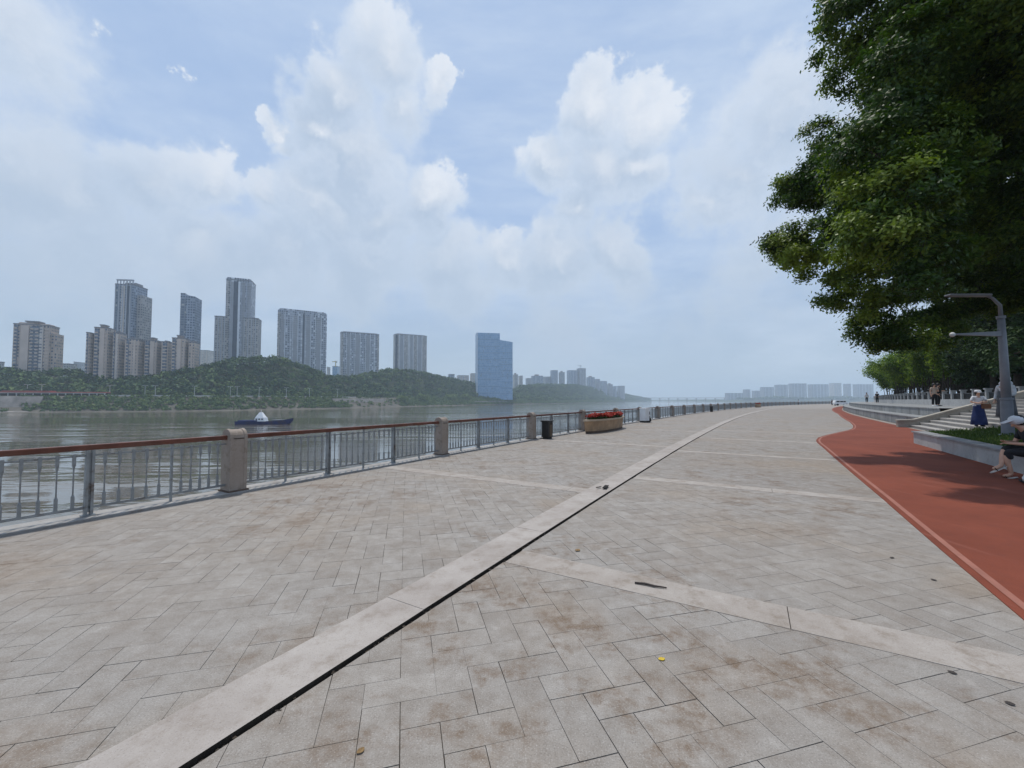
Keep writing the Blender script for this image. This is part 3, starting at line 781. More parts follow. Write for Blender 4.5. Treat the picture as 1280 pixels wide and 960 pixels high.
while s < TS1-2:
    p = bli@P(s, 12.75, 0); mb = MB(); mb.box((p.x, p.y, .84), (.26, .26, .66), heading(s)-heading(60)); mb.box((p.x, p.y, 1.20), (.36, .36, .08), heading(s)-heading(60)); mb.build('post', M['planter_wall'], bl)
    if s < 100:
        p2 = bli@P(s+1.2, 12.75, 0); mb = MB(); mb.box((p2.x, p2.y, .95), (2.1, .05, .06), heading(s)-heading(60))
        for q in range(12): 
            p3 = bli@P(s+.2+q*.18, 12.75, 0); mb.box((p3.x, p3.y, .74), (.06, .04, .44), heading(s)-heading(60))
        mb.build('dark_panel', M['black'], bl)
    s += 2.4; i += 1
rows = [[P(s, v, z) for v, z in ((12.9, 1.6), (16, 1.75), (24, 2.3), (40, 4.), (58, 1.))] for s in srange(SB+.3, 200, 30)]
tag(strip(rows, 'embankment', M['soil'], True), kind='structure')
rows = [[P(s, v, z) for v, z in ((13.3, 2.24), (20, 2.3), (40, 3.5), (58, 1.))] for s in srange(-8, SB+.3, 10)]
tag(strip(rows, 'embankment', M['soil'], True), kind='structure')

# ------------------------------------------------------------------ trees on this bank
def crown_leaves(clumps, per, Lf, Wf, r, shell=.55, droop=.15, tmap=None):
    C = []; N = []; T = []
    for (c, rad, sq) in clumps:
        n = int(per*rad*rad)
        d = unit(r.normal(0, 1, (n, 3))); k = (shell+(1-shell)*r.random(n))[:, None]
        # lumpy: small sprays round sub-centres
        ns = max(8, int(15*rad*rad)); sub = unit(r.normal(0, 1, (ns, 3)))*r.uniform(.5, 1.12, (ns, 1)); who = r.integers(0, ns, n)
        pos = np.where((r.random(n) < .86)[:, None], sub[who]+r.normal(0, .15, (n, 3))*np.array([1, 1, .8])/rad, d*k*.8)
        pos = pos*rad*np.array(sq[:3])
        C.append(pos+np.array(c)); N.append(unit(pos)*.8+np.array([0, 0, .55]))
        tb = r.random(ns); cb_ = r.uniform(-.22, .22)+(sq[3] if len(sq) > 3 else 0); T.append(np.clip(.40*r.random(n)+.50*tb[who]+cb_+.05, 0, 1))  # optional sq bias brightens a clump's tint to mimic sun on it
    C = np.concatenate(C); N = np.concatenate(N); T = np.concatenate(T)
    return leaves(C, N, Lf, Wf, r, droop), T
def limb(mb, a, b, r0, r1, seg=6, wob=.25):
    a, b = Vector(a), Vector(b); pts = []; rad = []
    for i in range(seg+1):
        t = i/seg; p = a.lerp(b, t)
        if 0 < i < seg: p += Vector((random.uniform(-1, 1), random.uniform(-1, 1), random.uniform(-.5, .8)))*wob*(b-a).length*.12
        pts.append(p); rad.append(r0+(r1-r0)*t)
    mb.tube(pts, rad, 7); return pts
def big_tree(base, clumps, label, trunk_r, per, mt, seed, Lf, Wf, fork_z, group='large trees beside the stairs'):
    r = np.random.default_rng(seed)
    root = empty('broadleaf_tree', base, 0, label, 'tree', group)
    loc = [(Vector(c)-Vector(base), rad, sq) for c, rad, sq in clumps]
    mb = MB(); top = Vector((0, 0, fork_z)); limb(mb, (0, 0, -.3), top, trunk_r*1.25, trunk_r*.85, 6, .12)
    mb.build('trunk', M['bark'], root, True)
    done = [(top, 0)]
    for c, rad, sq in sorted(loc, key=lambda k: (k[0]-top).length):
        p0, dep = min(done, key=lambda k: (k[0]-c).length+k[1]*.35)
        ra = trunk_r*(.42, .24, .15, .10, .07)[min(dep, 4)]; mb = MB(); limb(mb, p0, c, ra, ra*.5, 6, .5)
        for _ in range(5):
            q = Vector(r.normal(0, 1, 3)).normalized()*rad*.85; limb(mb, p0.lerp(c, r.uniform(.5, 1)), c+q, ra*.28, .006, 4, .5)
        mb.build('branch', M['bark'], root, True); done.append((c, dep+1))
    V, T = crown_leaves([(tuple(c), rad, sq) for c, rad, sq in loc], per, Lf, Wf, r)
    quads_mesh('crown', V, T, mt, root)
    return root
KA = .87
def cl(px, py, D, rad, sq=(1, 1, .85)): return (at(px, py, D*KA), rad*KA, sq)
A = [cl(983, 300, 14.8, .85), cl(1000, 235, 15, .8), cl(1000, 312, 14.6, 1.15, (1, 1, .85, .34)), cl(1045, 318, 14.2, 1.35, (1, 1, .85, .34)), cl(1070, 365, 14., 1.15, (1, 1, .85, .34)), cl(1115, 385, 14.6, 1.1), cl(1085, 410, 14.8, .8), cl(1018, 232, 15., 1.15), cl(1045, 180, 15., 1.2),  # extra sq value: lighter leaf tint painting sunlight on these clumps
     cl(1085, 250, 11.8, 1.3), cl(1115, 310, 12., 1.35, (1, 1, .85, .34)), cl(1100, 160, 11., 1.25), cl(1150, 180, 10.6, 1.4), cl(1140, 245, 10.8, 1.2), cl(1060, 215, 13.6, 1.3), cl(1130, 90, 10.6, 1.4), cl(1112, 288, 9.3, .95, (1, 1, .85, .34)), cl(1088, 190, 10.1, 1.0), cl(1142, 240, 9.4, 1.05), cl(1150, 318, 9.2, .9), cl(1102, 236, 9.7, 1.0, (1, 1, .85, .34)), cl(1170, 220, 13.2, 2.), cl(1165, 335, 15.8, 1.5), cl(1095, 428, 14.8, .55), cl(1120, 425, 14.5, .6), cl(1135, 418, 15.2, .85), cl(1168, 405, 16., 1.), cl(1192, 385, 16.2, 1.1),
     cl(1230, 290, 13., 1.5), cl(1250, 200, 12.6, 2.0), cl(1150, 100, 13.6, 1.8), cl(1225, 360, 16, 1.4), cl(1290, 350, 15.5, 1.9), cl(1330, 250, 11.5, 2.), cl(1240, 100, 12.8, 2.1), cl(1340, 120, 11.5, 2.2),
     cl(1160, 260, 17., 2.2), cl(1240, 240, 17.5, 2.4), cl(1190, 140, 17.5, 2.4), cl(1290, 130, 16.5, 2.6), cl(1330, 280, 16, 2.4), cl(1250, 350, 17, 1.6), cl(1180, 20, 14.5, 2.2), cl(1290, 10, 13., 2.4), cl(1400, 60, 13, 2.6), cl(1400, 250, 13, 2.6)]
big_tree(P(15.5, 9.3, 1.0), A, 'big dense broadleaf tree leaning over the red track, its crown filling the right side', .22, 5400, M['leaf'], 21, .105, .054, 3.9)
KA = .96
B = [cl(1052, 20, 11.2, .95), cl(1085, 70, 11.4, .95), cl(1075, -40, 11., 1.1), cl(1130, 30, 10.6, 1.35), cl(1120, 110, 11., 1.0), cl(1180, -20, 10., 1.6), cl(1210, 60, 10., 1.5), cl(1280, 0, 9.2, 1.7), cl(1290, 110, 9.5, 1.3), cl(1130, -90, 10.6, 1.6),
     cl(1240, -120, 9.4, 2.), cl(1360, -30, 8.6, 2.), cl(1180, -220, 10, 2.)]
big_tree(P(11., 9.6, 1.0), B, 'nearer tree whose crown hangs into the top right corner', .18, 4300, M['leaf'], 22, .11, .056, 5.2)
# dark trees behind the stairs
for i, (s, v, h, cr, lab) in enumerate([(36, 15.4, 11.5, 4.4, 'dark shaded tree behind the top of the stairs, right of the lamp post'), (41.5, 15.8, 13., 4., 'dark tree behind the lamp post, rising over the balustrade'),
        (46.5, 15.8, 12.5, 3.8, 'dark tree behind the person in the blue skirt'), (51, 15.8, 11, 3.4, 'dark tree at the near end of the bamboo row'), (46, 22, 13, 5., 'tall dark tree deepest behind the lamp post'), (54, 22, 11, 4.4, 'tall dark tree deepest behind the near bamboo')]):
    b = P(s, v, 2.2); rr = random.Random(50+i); cls_ = []
    for q in range(16):
        a_ = rr.uniform(0, 6.28); k = rr.uniform(.1, .85)*cr
        cls_.append((b+Vector((k*math.cos(a_), k*math.sin(a_), rr.uniform(.16, .92)*h-.6)), rr.uniform(1.4, 2.), (1, 1, .9)))
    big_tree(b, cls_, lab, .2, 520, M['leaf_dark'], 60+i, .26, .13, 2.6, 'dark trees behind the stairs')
# bamboo row
bam_lab = ['bamboo clump nearest in the row, right behind the two people', 'bright green bamboo clump second nearest in the row', 'bright bamboo clump third nearest in the row', 'arching bamboo clump fourth nearest in the row', 'arching bamboo clump fifth nearest in the row',
           'bamboo clump sixth in the row, above the far balustrade', 'bamboo clump seventh in the row', 'bamboo clump second from the far left tip of the row', 'far leftmost bamboo clump overhanging the end of the terrace']
def bamboo(b, h, spread, n, seed, label):
    r = np.random.default_rng(seed); root = empty('bamboo_clump', b, 0, label, 'bamboo', 'bamboo clumps along the terrace')
    C = []; N = []; T = []; mb = MB()
    for k in range(34):
        a_ = r.uniform(0, 6.28); reach = spread*r.uniform(.25, 1.); hh = h*r.uniform(.72, 1.)
        p0 = Vector((r.normal(0, .9), r.normal(0, .9), -.2)); pts = []
        for q in srange(0, 1, 10):
            out = reach*q**2.3; z = hh*(q-.38*max(0, q-.55)**1.3*(reach/spread)*2.)
            pts.append(p0+Vector((math.cos(a_)*out, math.sin(a_)*out, z)))
        if k < 20: mb.tube(pts, [.05-.04*q/10 for q in range(11)], 5)
        m = n//34; tq = r.uniform(.30, 1., m)**.8*10; i0 = np.clip(tq.astype(int), 0, 9); fr = (tq-i0)[:, None]
        arr = np.array(pts); pos = arr[i0]*(1-fr)+arr[i0+1]*fr+r.normal(0, .34, (m, 3))
        C.append(pos); N.append(np.tile([math.cos(a_)*.5, math.sin(a_)*.5, .8], (m, 1))); T.append(np.clip(r.random()*.5+.5*r.random(m), 0, 1))
    quads_mesh('foliage', leaves(np.concatenate(C), np.concatenate(N), .40, .13, r, .5), np.concatenate(T), M['bamboo'], root)
    mb.build('stems', M['bark'], root); return root
for i, s in enumerate([57, 62, 67, 72, 77.5, 83, 88.5, 94.5, 101]):
    bamboo(P(s, 15.4+.5*(i % 2), 1.7), 8.4+.5*math.sin(i*2.1)+(1.2 if i < 3 else 0), 3.9, 17000, 90+i, bam_lab[i])
# further dark backing trees behind the bamboo
for i, s in enumerate([66, 72, 79, 86, 93, 100]):
    b = P(s, 21, 2.2); rr = random.Random(150+i); cls_ = []
    for q in range(9):
        a_ = rr.uniform(0, 6.28); k = rr.uniform(.1, .8)*3.2
        cls_.append((b+Vector((k*math.cos(a_), k*math.sin(a_), rr.uniform(.15, .75)*8)), rr.uniform(1.4, 2.), (1, 1, .9)))
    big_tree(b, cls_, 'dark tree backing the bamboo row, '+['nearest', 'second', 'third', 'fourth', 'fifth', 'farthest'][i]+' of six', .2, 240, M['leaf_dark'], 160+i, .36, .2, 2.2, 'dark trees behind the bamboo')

# lamp post on the grass
D = 12.1; pb = at(1260, 540, D); pb.z = grass_z(18.5, 6.5)-.03
lp = empty('street_lamp', pb, 0, 'grey lamp post with two arms standing on the grass at right', 'street lamp')
MB().lathe([(.19, 0), (.19, .05), (.135, .07), (.13, .95), (.128, 1.06), (.145, 1.08), (.145, 1.12), (.11, 1.14)], 20).build('base_sleeve', M['lamp_dark'], lp, bevel=.0)
MB().tube([(0, 0, 1.1), (-.02, 0, 2.2), (-.05, 0, 3.55)], [.105, .095, .08], 18).build('pole', M['lamp_grey'], lp, True)
MB().tube([(-.047, 0, 3.50), (-.05, 0, 3.58)], [.10, .10], 18).build('collar', M['lamp_grey'], lp)
mb = MB(); mb.tube([(-.05, 0, 3.56), (-.06, 0, 3.9), (-.28, 0, 4.12), (-.42, 0, 4.18)], [.05, .045, .04, .04], 10); u_ = mb.build('upper_arm', M['lamp_grey'], lp, True)
mb = MB(); mb.box((-1.0, 0, 4.2), (1.25, .22, .07)); mb.build('upper_light', M['lamp_grey'], u_, bevel=.03)
mb = MB(); mb.add([(-.1, -.05, 2.97), (-.1, .05, 2.97), (-.1, .05, 3.12), (-.1, -.05, 3.12), (-1.45, -.03, 3.01), (-1.45, .03, 3.01), (-1.45, .03, 3.05), (-1.45, -.03, 3.05)], [(0, 1, 2, 3), (7, 6, 5, 4), (0, 4, 5, 1), (1, 5, 6, 2), (2, 6, 7, 3), (3, 7, 4, 0)]); lo_ = mb.build('lower_arm', M['lamp_grey'], lp)
MB().ball((-1.52, 0, 3.02), .07, 12, 8).build('lower_light', M['white'], lo_, True)

# ------------------------------------------------------------------ people
def skin_obj(name, V, E, Rr, material, parent, sub=2):
    me = bpy.data.meshes.new(name); me.from_pydata(V, E, []); me.update(); me.materials.append(material)
    o = bpy.data.objects.new(name, me); COL.objects.link(o)
    if parent is not None: o.parent = parent
    md = o.modifiers.new('skin', 'SKIN'); md.use_smooth_shade = True; md.branch_smoothing = .3
    if not me.skin_vertices: me.skin_vertices.new()
    sv = me.skin_vertices[0].data
    for i, q in enumerate(Rr):
        sv[i].radius = q if isinstance(q, tuple) else (q, q); sv[i].use_root = (i == 0)
    s_ = o.modifiers.new('sub', 'SUBSURF'); s_.levels = sub; s_.render_levels = sub
    return o
def hand(V, E, Rr, wi, w, d, side, k):
    """palm, four unequal bent fingers and a thumb leaving the palm's side"""
    w = Vector(w); d = Vector(d).normalized(); up = Vector((0, 0, 1)) if abs(d.z) < .8 else Vector((0, 1, 0))
    a = d.cross(up).normalized()*side; b = a.cross(d).normalized()
    V.append(w+d*.05*k); E.append((wi, len(V)-1)); Rr.append((.030*k, .018*k)); pi = len(V)-1
    for q, ln in enumerate((.065, .075, .07, .055)):
        off = a*(.028-.0187*q)*k; last = pi
        for t, bend in ((.4, .0), (.75, .012), (1., .03)):
            V.append(w+d*(.075+ln*t)*k+off*(1+.1*t)-b*bend*k); E.append((last, len(V)-1)); Rr.append(.0085*k); last = len(V)-1
    last = pi
    for t in ((.018, .045), (.04, .07)):
        V.append(w+d*(.045+t[0])*k+a*t[1]*k-b*.012*k); E.append((last, len(V)-1)); Rr.append(.010*k); last = len(V)-1
def person(name_root, loc, rz, label, J, h=1.65, cat='person', group=None, hands=True, skin='skin'):
    """J: joint dictionary in metres for a 1.65 m figure, facing +Y"""
    root = empty('person', loc, rz, label, cat, group); k = h/1.65
    V = []; E = []; Rr = []; ix = {}
    def add(nm, r, par=None):
        V.append(Vector(J[nm])*k); Rr.append(r if isinstance(r, tuple) else r*k); ix[nm] = len(V)-1
        if par: E.append((ix[par], ix[nm]))
    add('pelvis', (.145*k, .105*k)); add('waist', (.125*k, .09*k), 'pelvis'); add('chest', (.155*k, .105*k), 'waist'); add('neck', .052, 'chest'); add('jaw', (.062*k, .07*k), 'neck'); add('head', (.075*k, .092*k), 'jaw'); add('crown', (.05*k, .06*k), 'head')
    V.append((Vector(J['jaw'])*.55+Vector(J['head'])*.45+Vector(J.get('face', (0, 1, 0)))*.105)*k); E.append((ix['head'], len(V)-1)); Rr.append(.014*k)   # nose
    for sd_ in 'lr':
        add('hip'+sd_, .085, 'pelvis'); add('knee'+sd_, .058, 'hip'+sd_); add('calf'+sd_, .052, 'knee'+sd_); add('ankle'+sd_, .037, 'calf'+sd_); add('toe'+sd_, (.042*k, .026*k), 'ankle'+sd_)
        add('sh'+sd_, .055, 'chest'); add('el'+sd_, .040, 'sh'+sd_); add('wr'+sd_, .027, 'el'+sd_)
        if hands: hand(V, E, Rr, ix['wr'+sd_], Vector(J['wr'+sd_])*k, Vector(J['wr'+sd_])-Vector(J['el'+sd_]), 1 if sd_ == 'l' else -1, k)
    body = skin_obj('body', V, E, Rr, M[skin], root, 2)
    return root, body, k
def J_stand(**kw):
    J = dict(pelvis=(0, 0, .90), waist=(0, 0, 1.06), chest=(0, 0, 1.25), neck=(0, .0, 1.40), jaw=(0, .02, 1.47), head=(0, .015, 1.555), crown=(0, .0, 1.615))
    for s_, q in (('l', -1), ('r', 1)):
        J.update({'hip'+s_: (.085*q, 0, .84), 'knee'+s_: (.095*q, .015, .46), 'calf'+s_: (.095*q, -.012, .33), 'ankle'+s_: (.095*q, -.02, .075), 'toe'+s_: (.11*q, .12, .028),
                  'sh'+s_: (.17*q, 0, 1.335), 'el'+s_: (.215*q, -.02, 1.06), 'wr'+s_: (.22*q, .06, .83)})
    J.update(kw); return J
def cloth(name, J, k, chain, material, parent, grow=.02):
    """chain: list of (joint or point, radius, parent index)"""
    V = []; E = []; Rr = []
    for q, (nm, r, p) in enumerate(chain):
        V.append(Vector(J[nm] if isinstance(nm, str) else nm)*k); Rr.append(tuple(x*k for x in r) if isinstance(r, tuple) else r*k)
        if p is not None: E.append((p, q))
    return skin_obj(name, V, E, Rr, material, parent, 2)
def shirt(J, k, material, parent, sleeve=.6, hem=.95):
    def mid(a, b, t): return tuple(Vector(J[a]).lerp(Vector(J[b]), t))
    ch = [('waist', (.15, .115), None), ('chest', (.178, .128), 0), (mid('chest', 'neck', .75), (.085, .07), 1), (mid('waist', 'pelvis', hem), (.16, .122), 0)]
    for s_ in 'lr':
        ch.append(('sh'+s_, .07, 1)); i = len(ch)-1
        if sleeve > 1: ch += [('el'+s_, .054, i), (mid('el'+s_, 'wr'+s_, sleeve-1), .042, i+1)]
        else: ch.append((mid('sh'+s_, 'el'+s_, sleeve), .060, i))
    return cloth('shirt', J, k, ch, material, parent)
def trousers(J, k, material, parent, to=1.9, name='trousers'):
    def mid(a, b, t): return tuple(Vector(J[a]).lerp(Vector(J[b]), t))
    ch = [('pelvis', (.165, .125), None), (mid('pelvis', 'waist', .5), (.15, .115), 0)]
    for s_ in 'lr':
        ch.append(('hip'+s_, .105, 0)); i = len(ch)-1
        if to <= 1: ch.append((mid('hip'+s_, 'knee'+s_, to), .088, i))
        else: ch += [('knee'+s_, .080, i), (mid('knee'+s_, 'ankle'+s_, to-1), .066, i+1)]
    return cloth(name, J, k, ch, material, parent)
def hair(J, k, parent, long=0., mt='hair'):
    h = Vector(J['head'])*k; fdir = Vector(J.get('face', (0, 1, 0)))
    mb = MB(); mb.ball(h-fdir*.022*k+Vector((0, 0, .022*k)), .112*k, 16, 10, (.92, 1.02, 1.02))
    if long: mb.ball(h-fdir*.06*k-Vector((0, 0, long*.5*k)), .10*k, 14, 10, (.95, .55, 1+long*5))
    return mb.build('hair', M[mt], parent, True)
def shoes(J, k, material, parent):
    for s_ in 'lr':
        a = Vector(J['ankle'+s_])*k; t_ = Vector(J['toe'+s_])*k; d = (t_-a); d.z = 0; d.normalize()
        mb = MB(); base = min(a.z-.05*k, t_.z)
        mb.tube([a-d*.06*k+Vector((0, 0, -.035*k)), a+d*.02*k+Vector((0, 0, -.02*k)), t_-d*.02*k+Vector((0, 0, .012*k)), t_+d*.05*k], [(.04*k, .035*k), (.046*k, .045*k), (.05*k, .032*k), (.03*k, .02*k)], 10)
        mb.build('shoe', material, parent, True)

# woman with the long blue skirt on the stairs
D = 17.8; p = at(1224, 532, D); p.z = RISE*3
J = J_stand(face=(0, 1, 0), ell=(-.25, .06, 1.10), wrl=(-.06, .24, 1.12), elr=(.25, .06, 1.10), wrr=(.04, .25, 1.06))
root, body, k = person('p', p, R(150), 'person in white shirt and long blue skirt standing on the stairs', J, 1.58)
shirt(J, k, M['cl_white'], root, .85, .3)
MB().lathe([(.145*k, .0+.98*k), (.165*k, .88*k), (.19*k, .7*k), (.24*k, .35*k), (.27*k, .08*k), (.255*k, .075*k)], 28, wob=lambda q, z: 1+.05*math.sin(q*9)*(1.1-z)).build('skirt', M['cl_blue'], root, True)
hair(J, k, root, .05); shoes(J, k, M['cl_black'], root)
mb = MB(); mb.lathe([(.112*k, 0), (.114*k, .05*k), (.09*k, .09*k), (.03*k, .11*k)], 16, (0, 0, 1.56*k)); mb.add([(-.08*k, .08*k, 1.57*k), (.08*k, .08*k, 1.57*k), (.06*k, .19*k, 1.55*k), (-.06*k, .19*k, 1.55*k)], [(0, 1, 2, 3)]); mb.build('cap', M['cl_white'], root, True)
bg_ = empty('handbag', p+Vector((.10, -.2, .88)), R(150), 'small brown leather bag held in front of the person in the blue skirt', 'bag')
MB().box((0, 0, 0), (.30, .12, .22)).build('pouch', M['leather'], bg_, bevel=.03)
MB().tube([(-.12, 0, .10), (-.08, 0, .26), (.08, 0, .26), (.12, 0, .10)], .012, 6).build('strap', M['leather'], bg_, True)
# hooded walker behind the lamp post
D = 13.9; p = at(1259, 530, D); s_w = 20.4; p.z = grass_z(20.2, 7.2)-.02
J = J_stand(face=(0, 1, 0), ell=(-.23, .05, 1.08), wrl=(-.15, .22, 1.02), elr=(.24, -.03, 1.06), wrr=(.2, .12, .88))
root, body, k = person('p', p, R(100), 'person in a white sun hood and long grey coat behind the lamp post', J, 1.76)
shirt(J, k, M['cl_white'], root, 1.85, .5); trousers(J, k, M['cl_black'], root); shoes(J, k, M['cl_black'], root)
MB().lathe([(.175*k, 1.18*k), (.19*k, .95*k), (.22*k, .62*k), (.245*k, .36*k), (.235*k, .355*k)], 24, sy=.85, wob=lambda q, z: 1+.03*math.sin(q*7)).build('coat', M['cl_grey'], root, True)
mb = MB(); h_ = Vector(J['head'])*k; mb.ball(h_+Vector((0, -.025*k, .02*k)), .125*k, 18, 12, (.95, 1., 1.05)); mb.ball(h_+Vector((0, -.03*k, -.13*k)), .135*k, 16, 10, (1.15, .95, .8)); mb.build('hood', M['cl_white'], root, True)
mb = MB(); mb.ball(h_+Vector((0, .055*k, -.015*k)), .092*k, 16, 10, (.85, .75, 1.15)); mb.build('face_mask', M['cl_black'], root, True)
# pair on the terrace
for (px, h, rz, lab, top, bot, sleeve) in ((1168.5, 1.64, R(160), 'person in beige top and black trousers standing on the terrace, left of the pair', 'cl_beige', 'cl_black', .6),
                                         (1173.5, 1.68, R(215), 'person in black standing on the terrace, right of the pair', 'cl_black', 'cl_black', 1.8)):
    p = at(px, 507.5, 29.5 if px < 1170 else 30.2); p.z = 1.15
    J = J_stand(ell=(-.22, .05, 1.08), wrl=(-.08, .22, 1.1), face=(0, 1, 0))
    root, body, k = person('p', p, rz, lab, J, h, group=None)
    shirt(J, k, M[top], root, sleeve); trousers(J, k, M[bot], root); hair(J, k, root, .08 if px < 1170 else 0); shoes(J, k, M['cl_white' if px < 1170 else 'cl_black'], root)
# far walkers
for (px, D, z, h, rz, lab, top, bot) in ((1083.5, 70, 1.15, 1.7, 2.6, 'tiny far person in white top and black trousers on the terrace, left of two', 'cl_white', 'cl_black'),
        (1096.5, 62, 1.15, 1.7, 2.2, 'tiny far person in dark clothes beside the start of the balustrade', 'cl_black', 'cl_black'),
        (1040, 120, 0, 1.72, 0., 'tiny far person in black standing left of the parked white van', 'cl_black', 'cl_black'),
        (998, 128, 0, 1.7, 1., 'tiny far person in white shirt walking beside the far railing', 'cl_white', 'cl_black')):
    p = at(px, 500, D); p.z = z; J = J_stand(face=(0, 1, 0))
    root, body, k = person('p', p, rz, lab, J, h, hands=False)
    shirt(J, k, M[top], root, .7); trousers(J, k, M[bot], root); hair(J, k, root)
# seated person at the right edge, one leg crossed over the other
p = P(12.55, 4.90, 0); D = p.y
J = dict(pelvis=(0, 0, .55), waist=(0, .03, .70), chest=(0, .10, .88), neck=(0, .18, 1.02), jaw=(0, .25, 1.055), head=(0, .25, 1.13), crown=(0, .24, 1.19), face=(0, .8, -.55),
         hipl=(-.09, .05, .52), kneel=(-.10, .44, .53), calfl=(-.10, .46, .36), anklel=(-.10, .40, .085), toel=(-.10, .53, .035),
         hipr=(.09, .05, .54), kneer=(.02, .42, .60), calfr=(-.04, .49, .45), ankler=(-.10, .54, .25), toer=(-.11, .67, .17),
         shl=(-.17, .11, .95), ell=(-.22, .20, .70), wrl=(-.07, .38, .70), shr=(.17, .11, .95), elr=(.22, .20, .70), wrr=(.06, .38, .72))
root, body, k = person('p', p+Vector((0, 0, .0)), heading(12.65)+R(4), 'seated person in white cap, black shorts and sandals on the low wall', J, 1.68)
shirt(J, k, M['cl_black'], root, .75, .9); trousers(J, k, M['cl_black'], root, 1.36, 'shorts'); hair(J, k, root)
h_ = Vector(J['head'])*k; mb = MB(); mb.ball(h_+Vector((0, 0, .035*k)), .12*k, 16, 10, (.95, 1.05, .85)); mb.add([tuple(h_+Vector(q)*k) for q in ((-.09, .07, .05), (.09, .07, .05), (.07, .22, -.03), (-.07, .22, -.03), (-.09, .07, .035), (.09, .07, .035), (.07, .22, -.042), (-.07, .22, -.042))], [(0, 1, 2, 3), (7, 6, 5, 4), (1, 5, 6, 2), (2, 6, 7, 3), (3, 7, 4, 0)]); mb.build('cap', M['cl_white'], root, True)
for s_ in 'lr':
    a = Vector(J['ankle'+s_])*k; t_ = Vector(J['toe'+s_])*k; d = (t_-a).normalized(); n_ = Vector((1, 0, 0)).cross(d).normalized()
    mb = MB(); heel = a-d*.05*k-n_*.075*k if s_ == 'l' else a-d*.05*k-n_*.05*k; toe = t_+d*.07*k-n_*.045*k
    mb.tube([heel, heel.lerp(toe, .35), heel.lerp(toe, .75), toe], [(.035*k, .013*k), (.04*k, .013*k), (.05*k, .013*k), (.03*k, .010*k)], 12)
    so_ = mb.build('sandal', M['sandal'], root, True)
    mid = heel.lerp(toe, .62); mb = MB(); mb.tube([mid+Vector((-.05*k, 0, 0)), mid+Vector((-.035*k, 0, 0))+n_*.06*k, mid+Vector((.035*k, 0, 0))+n_*.06*k, mid+Vector((.05*k, 0, 0))], .008*k, 6); mb.build('sandal_strap', M['cl_black'], so_, True)
bag = empty('white_bag', P(11.7, 4.55, .02), heading(12)-.1, 'slumped white bag with a dark underside on the track by the seated person', 'bag')
mb = MB(); mb.box((0, 0, .02), (.52, .30, .04)); mb.build('bottom', M['cl_black'], bag, bevel=.01)
mb = MB(); mb.lathe([(.24, .04), (.25, .09), (.2, .17), (.11, .25), (.05, .29)], 22, sy=.6, wob=lambda q, z: 1+.07*math.sin(q*5+z*20)); mb.build('sack', M['cl_white'], bag, True)
MB().tube([(-.06, 0, .28), (-.04, 0, .36), (.05, 0, .36), (.07, 0, .28)], .012, 6).build('handle', M['cl_white'], bag, True)

# far van and green tub at the end of the track
vp = at(1051, 500, 118); vp.z = 0
van = empty('parked_van', vp, R(-12), 'tiny far white van parked across the end of the promenade', 'van')
mb = MB(); prof = [(-2.1, .35), (2.1, .35), (2.15, .9), (1.5, 1.05), (1.0, 1.72), (-1.95, 1.75), (-2.15, 1.0)]
n = len(prof); mb.add([(x, -.8, z) for x, z in prof]+[(x, .8, z) for x, z in prof], [tuple(range(n)), tuple(2*n-1-q for q in range(n))]+[(q, n+q, n+(q+1) % n, (q+1) % n) for q in range(n)])
mb.build('body', M['white'], van, bevel=.05)
for x0, x1 in ((-1.7, -.75), (-.6, .3), (.4, 1.05)): MB().box(((x0+x1)/2, -.805, 1.36), (x1-x0, .02, .46)).build('window', M['glass'], van)
for x in (-1.35, 1.35):
    for y in (-.72, .72): MB().tube([(x, y-.09, .32), (x, y+.09, .32)], .32, 16).build('wheel', M['black'], van)
tp = at(1068, 500, 92); tp.z = 0
tub = empty('storage_tub', tp, .3, 'dark green open tub standing at the far end of the terrace steps', 'tub')
MB().lathe([(.80, 0), (.92, .75), (.97, .76), (.97, .84), (.90, .84), (.86, .5)], 20).build('wall', M['darkgreen'], tub)
MB().box((0, 0, .06), (1.2, 1.2, .06)).build('base', M['black'], tub)

van.scale = (.85, .85, .85)
# fallen leaves and bits on the paving
def fallen(px, py, size, rot, mt, label, curl=.3):
    D_ = 816/(py-500)*1.003; p = at(px, py, D_); p.z = .004
    rows = []; n = 7
    for i in range(n+1):
        t = i/n; w_ = size*.38*math.sin(math.pi*min(1, t*.97+.02))**.8
        rows.append([(size*(t-.5), -w_, curl*size*((t-.5)**2)+w_*curl*.6), (size*(t-.5), 0, curl*size*((t-.5)**2)), (size*(t-.5), w_, curl*size*((t-.5)**2)+w_*curl*.5)])
    o = strip(rows, 'fallen_leaf', M[mt], True); tag(o, label, 'leaf', 'fallen leaves on the paving'); o.location = p; o.rotation_euler = (0, 0, rot)
    b = o.modifiers.new('thick', 'SOLIDIFY'); b.thickness = .0006
fallen(451, 926, .040, 1.0, 'leaf_dry', 'curled brown dry leaf lying at the bottom left of centre')
fallen(827, 817, .045, .3, 'leaf_yellow', 'small yellow leaf on the paving below the pale cross band', .1)
fallen(1190, 833, .04, 2.4, 'leaf_black', 'dark leaf lying on the pale cross band', .1)
fallen(1262, 870, .04, -.6, 'leaf_black', 'dark leaf just below the cross band at the right edge', .2)
fallen(1115, 695, .045, .4, 'leaf_black', 'small dark leaf on the paving near the track edge', .3)
fallen(1167, 722, .042, 1.9, 'leaf_black', 'dark leaf on the paving right of centre, nearest the track', .3)
fallen(722, 686, .07, .9, 'leaf_dry', 'small dry leaf right of the granite strip above the cross band', .3)
fallen(596, 698, .06, .2, 'leaf_dry', 'dry leaf lying on top of the raised granite strip', .3)
p = at(813, 729, 816/229); p.z = .012
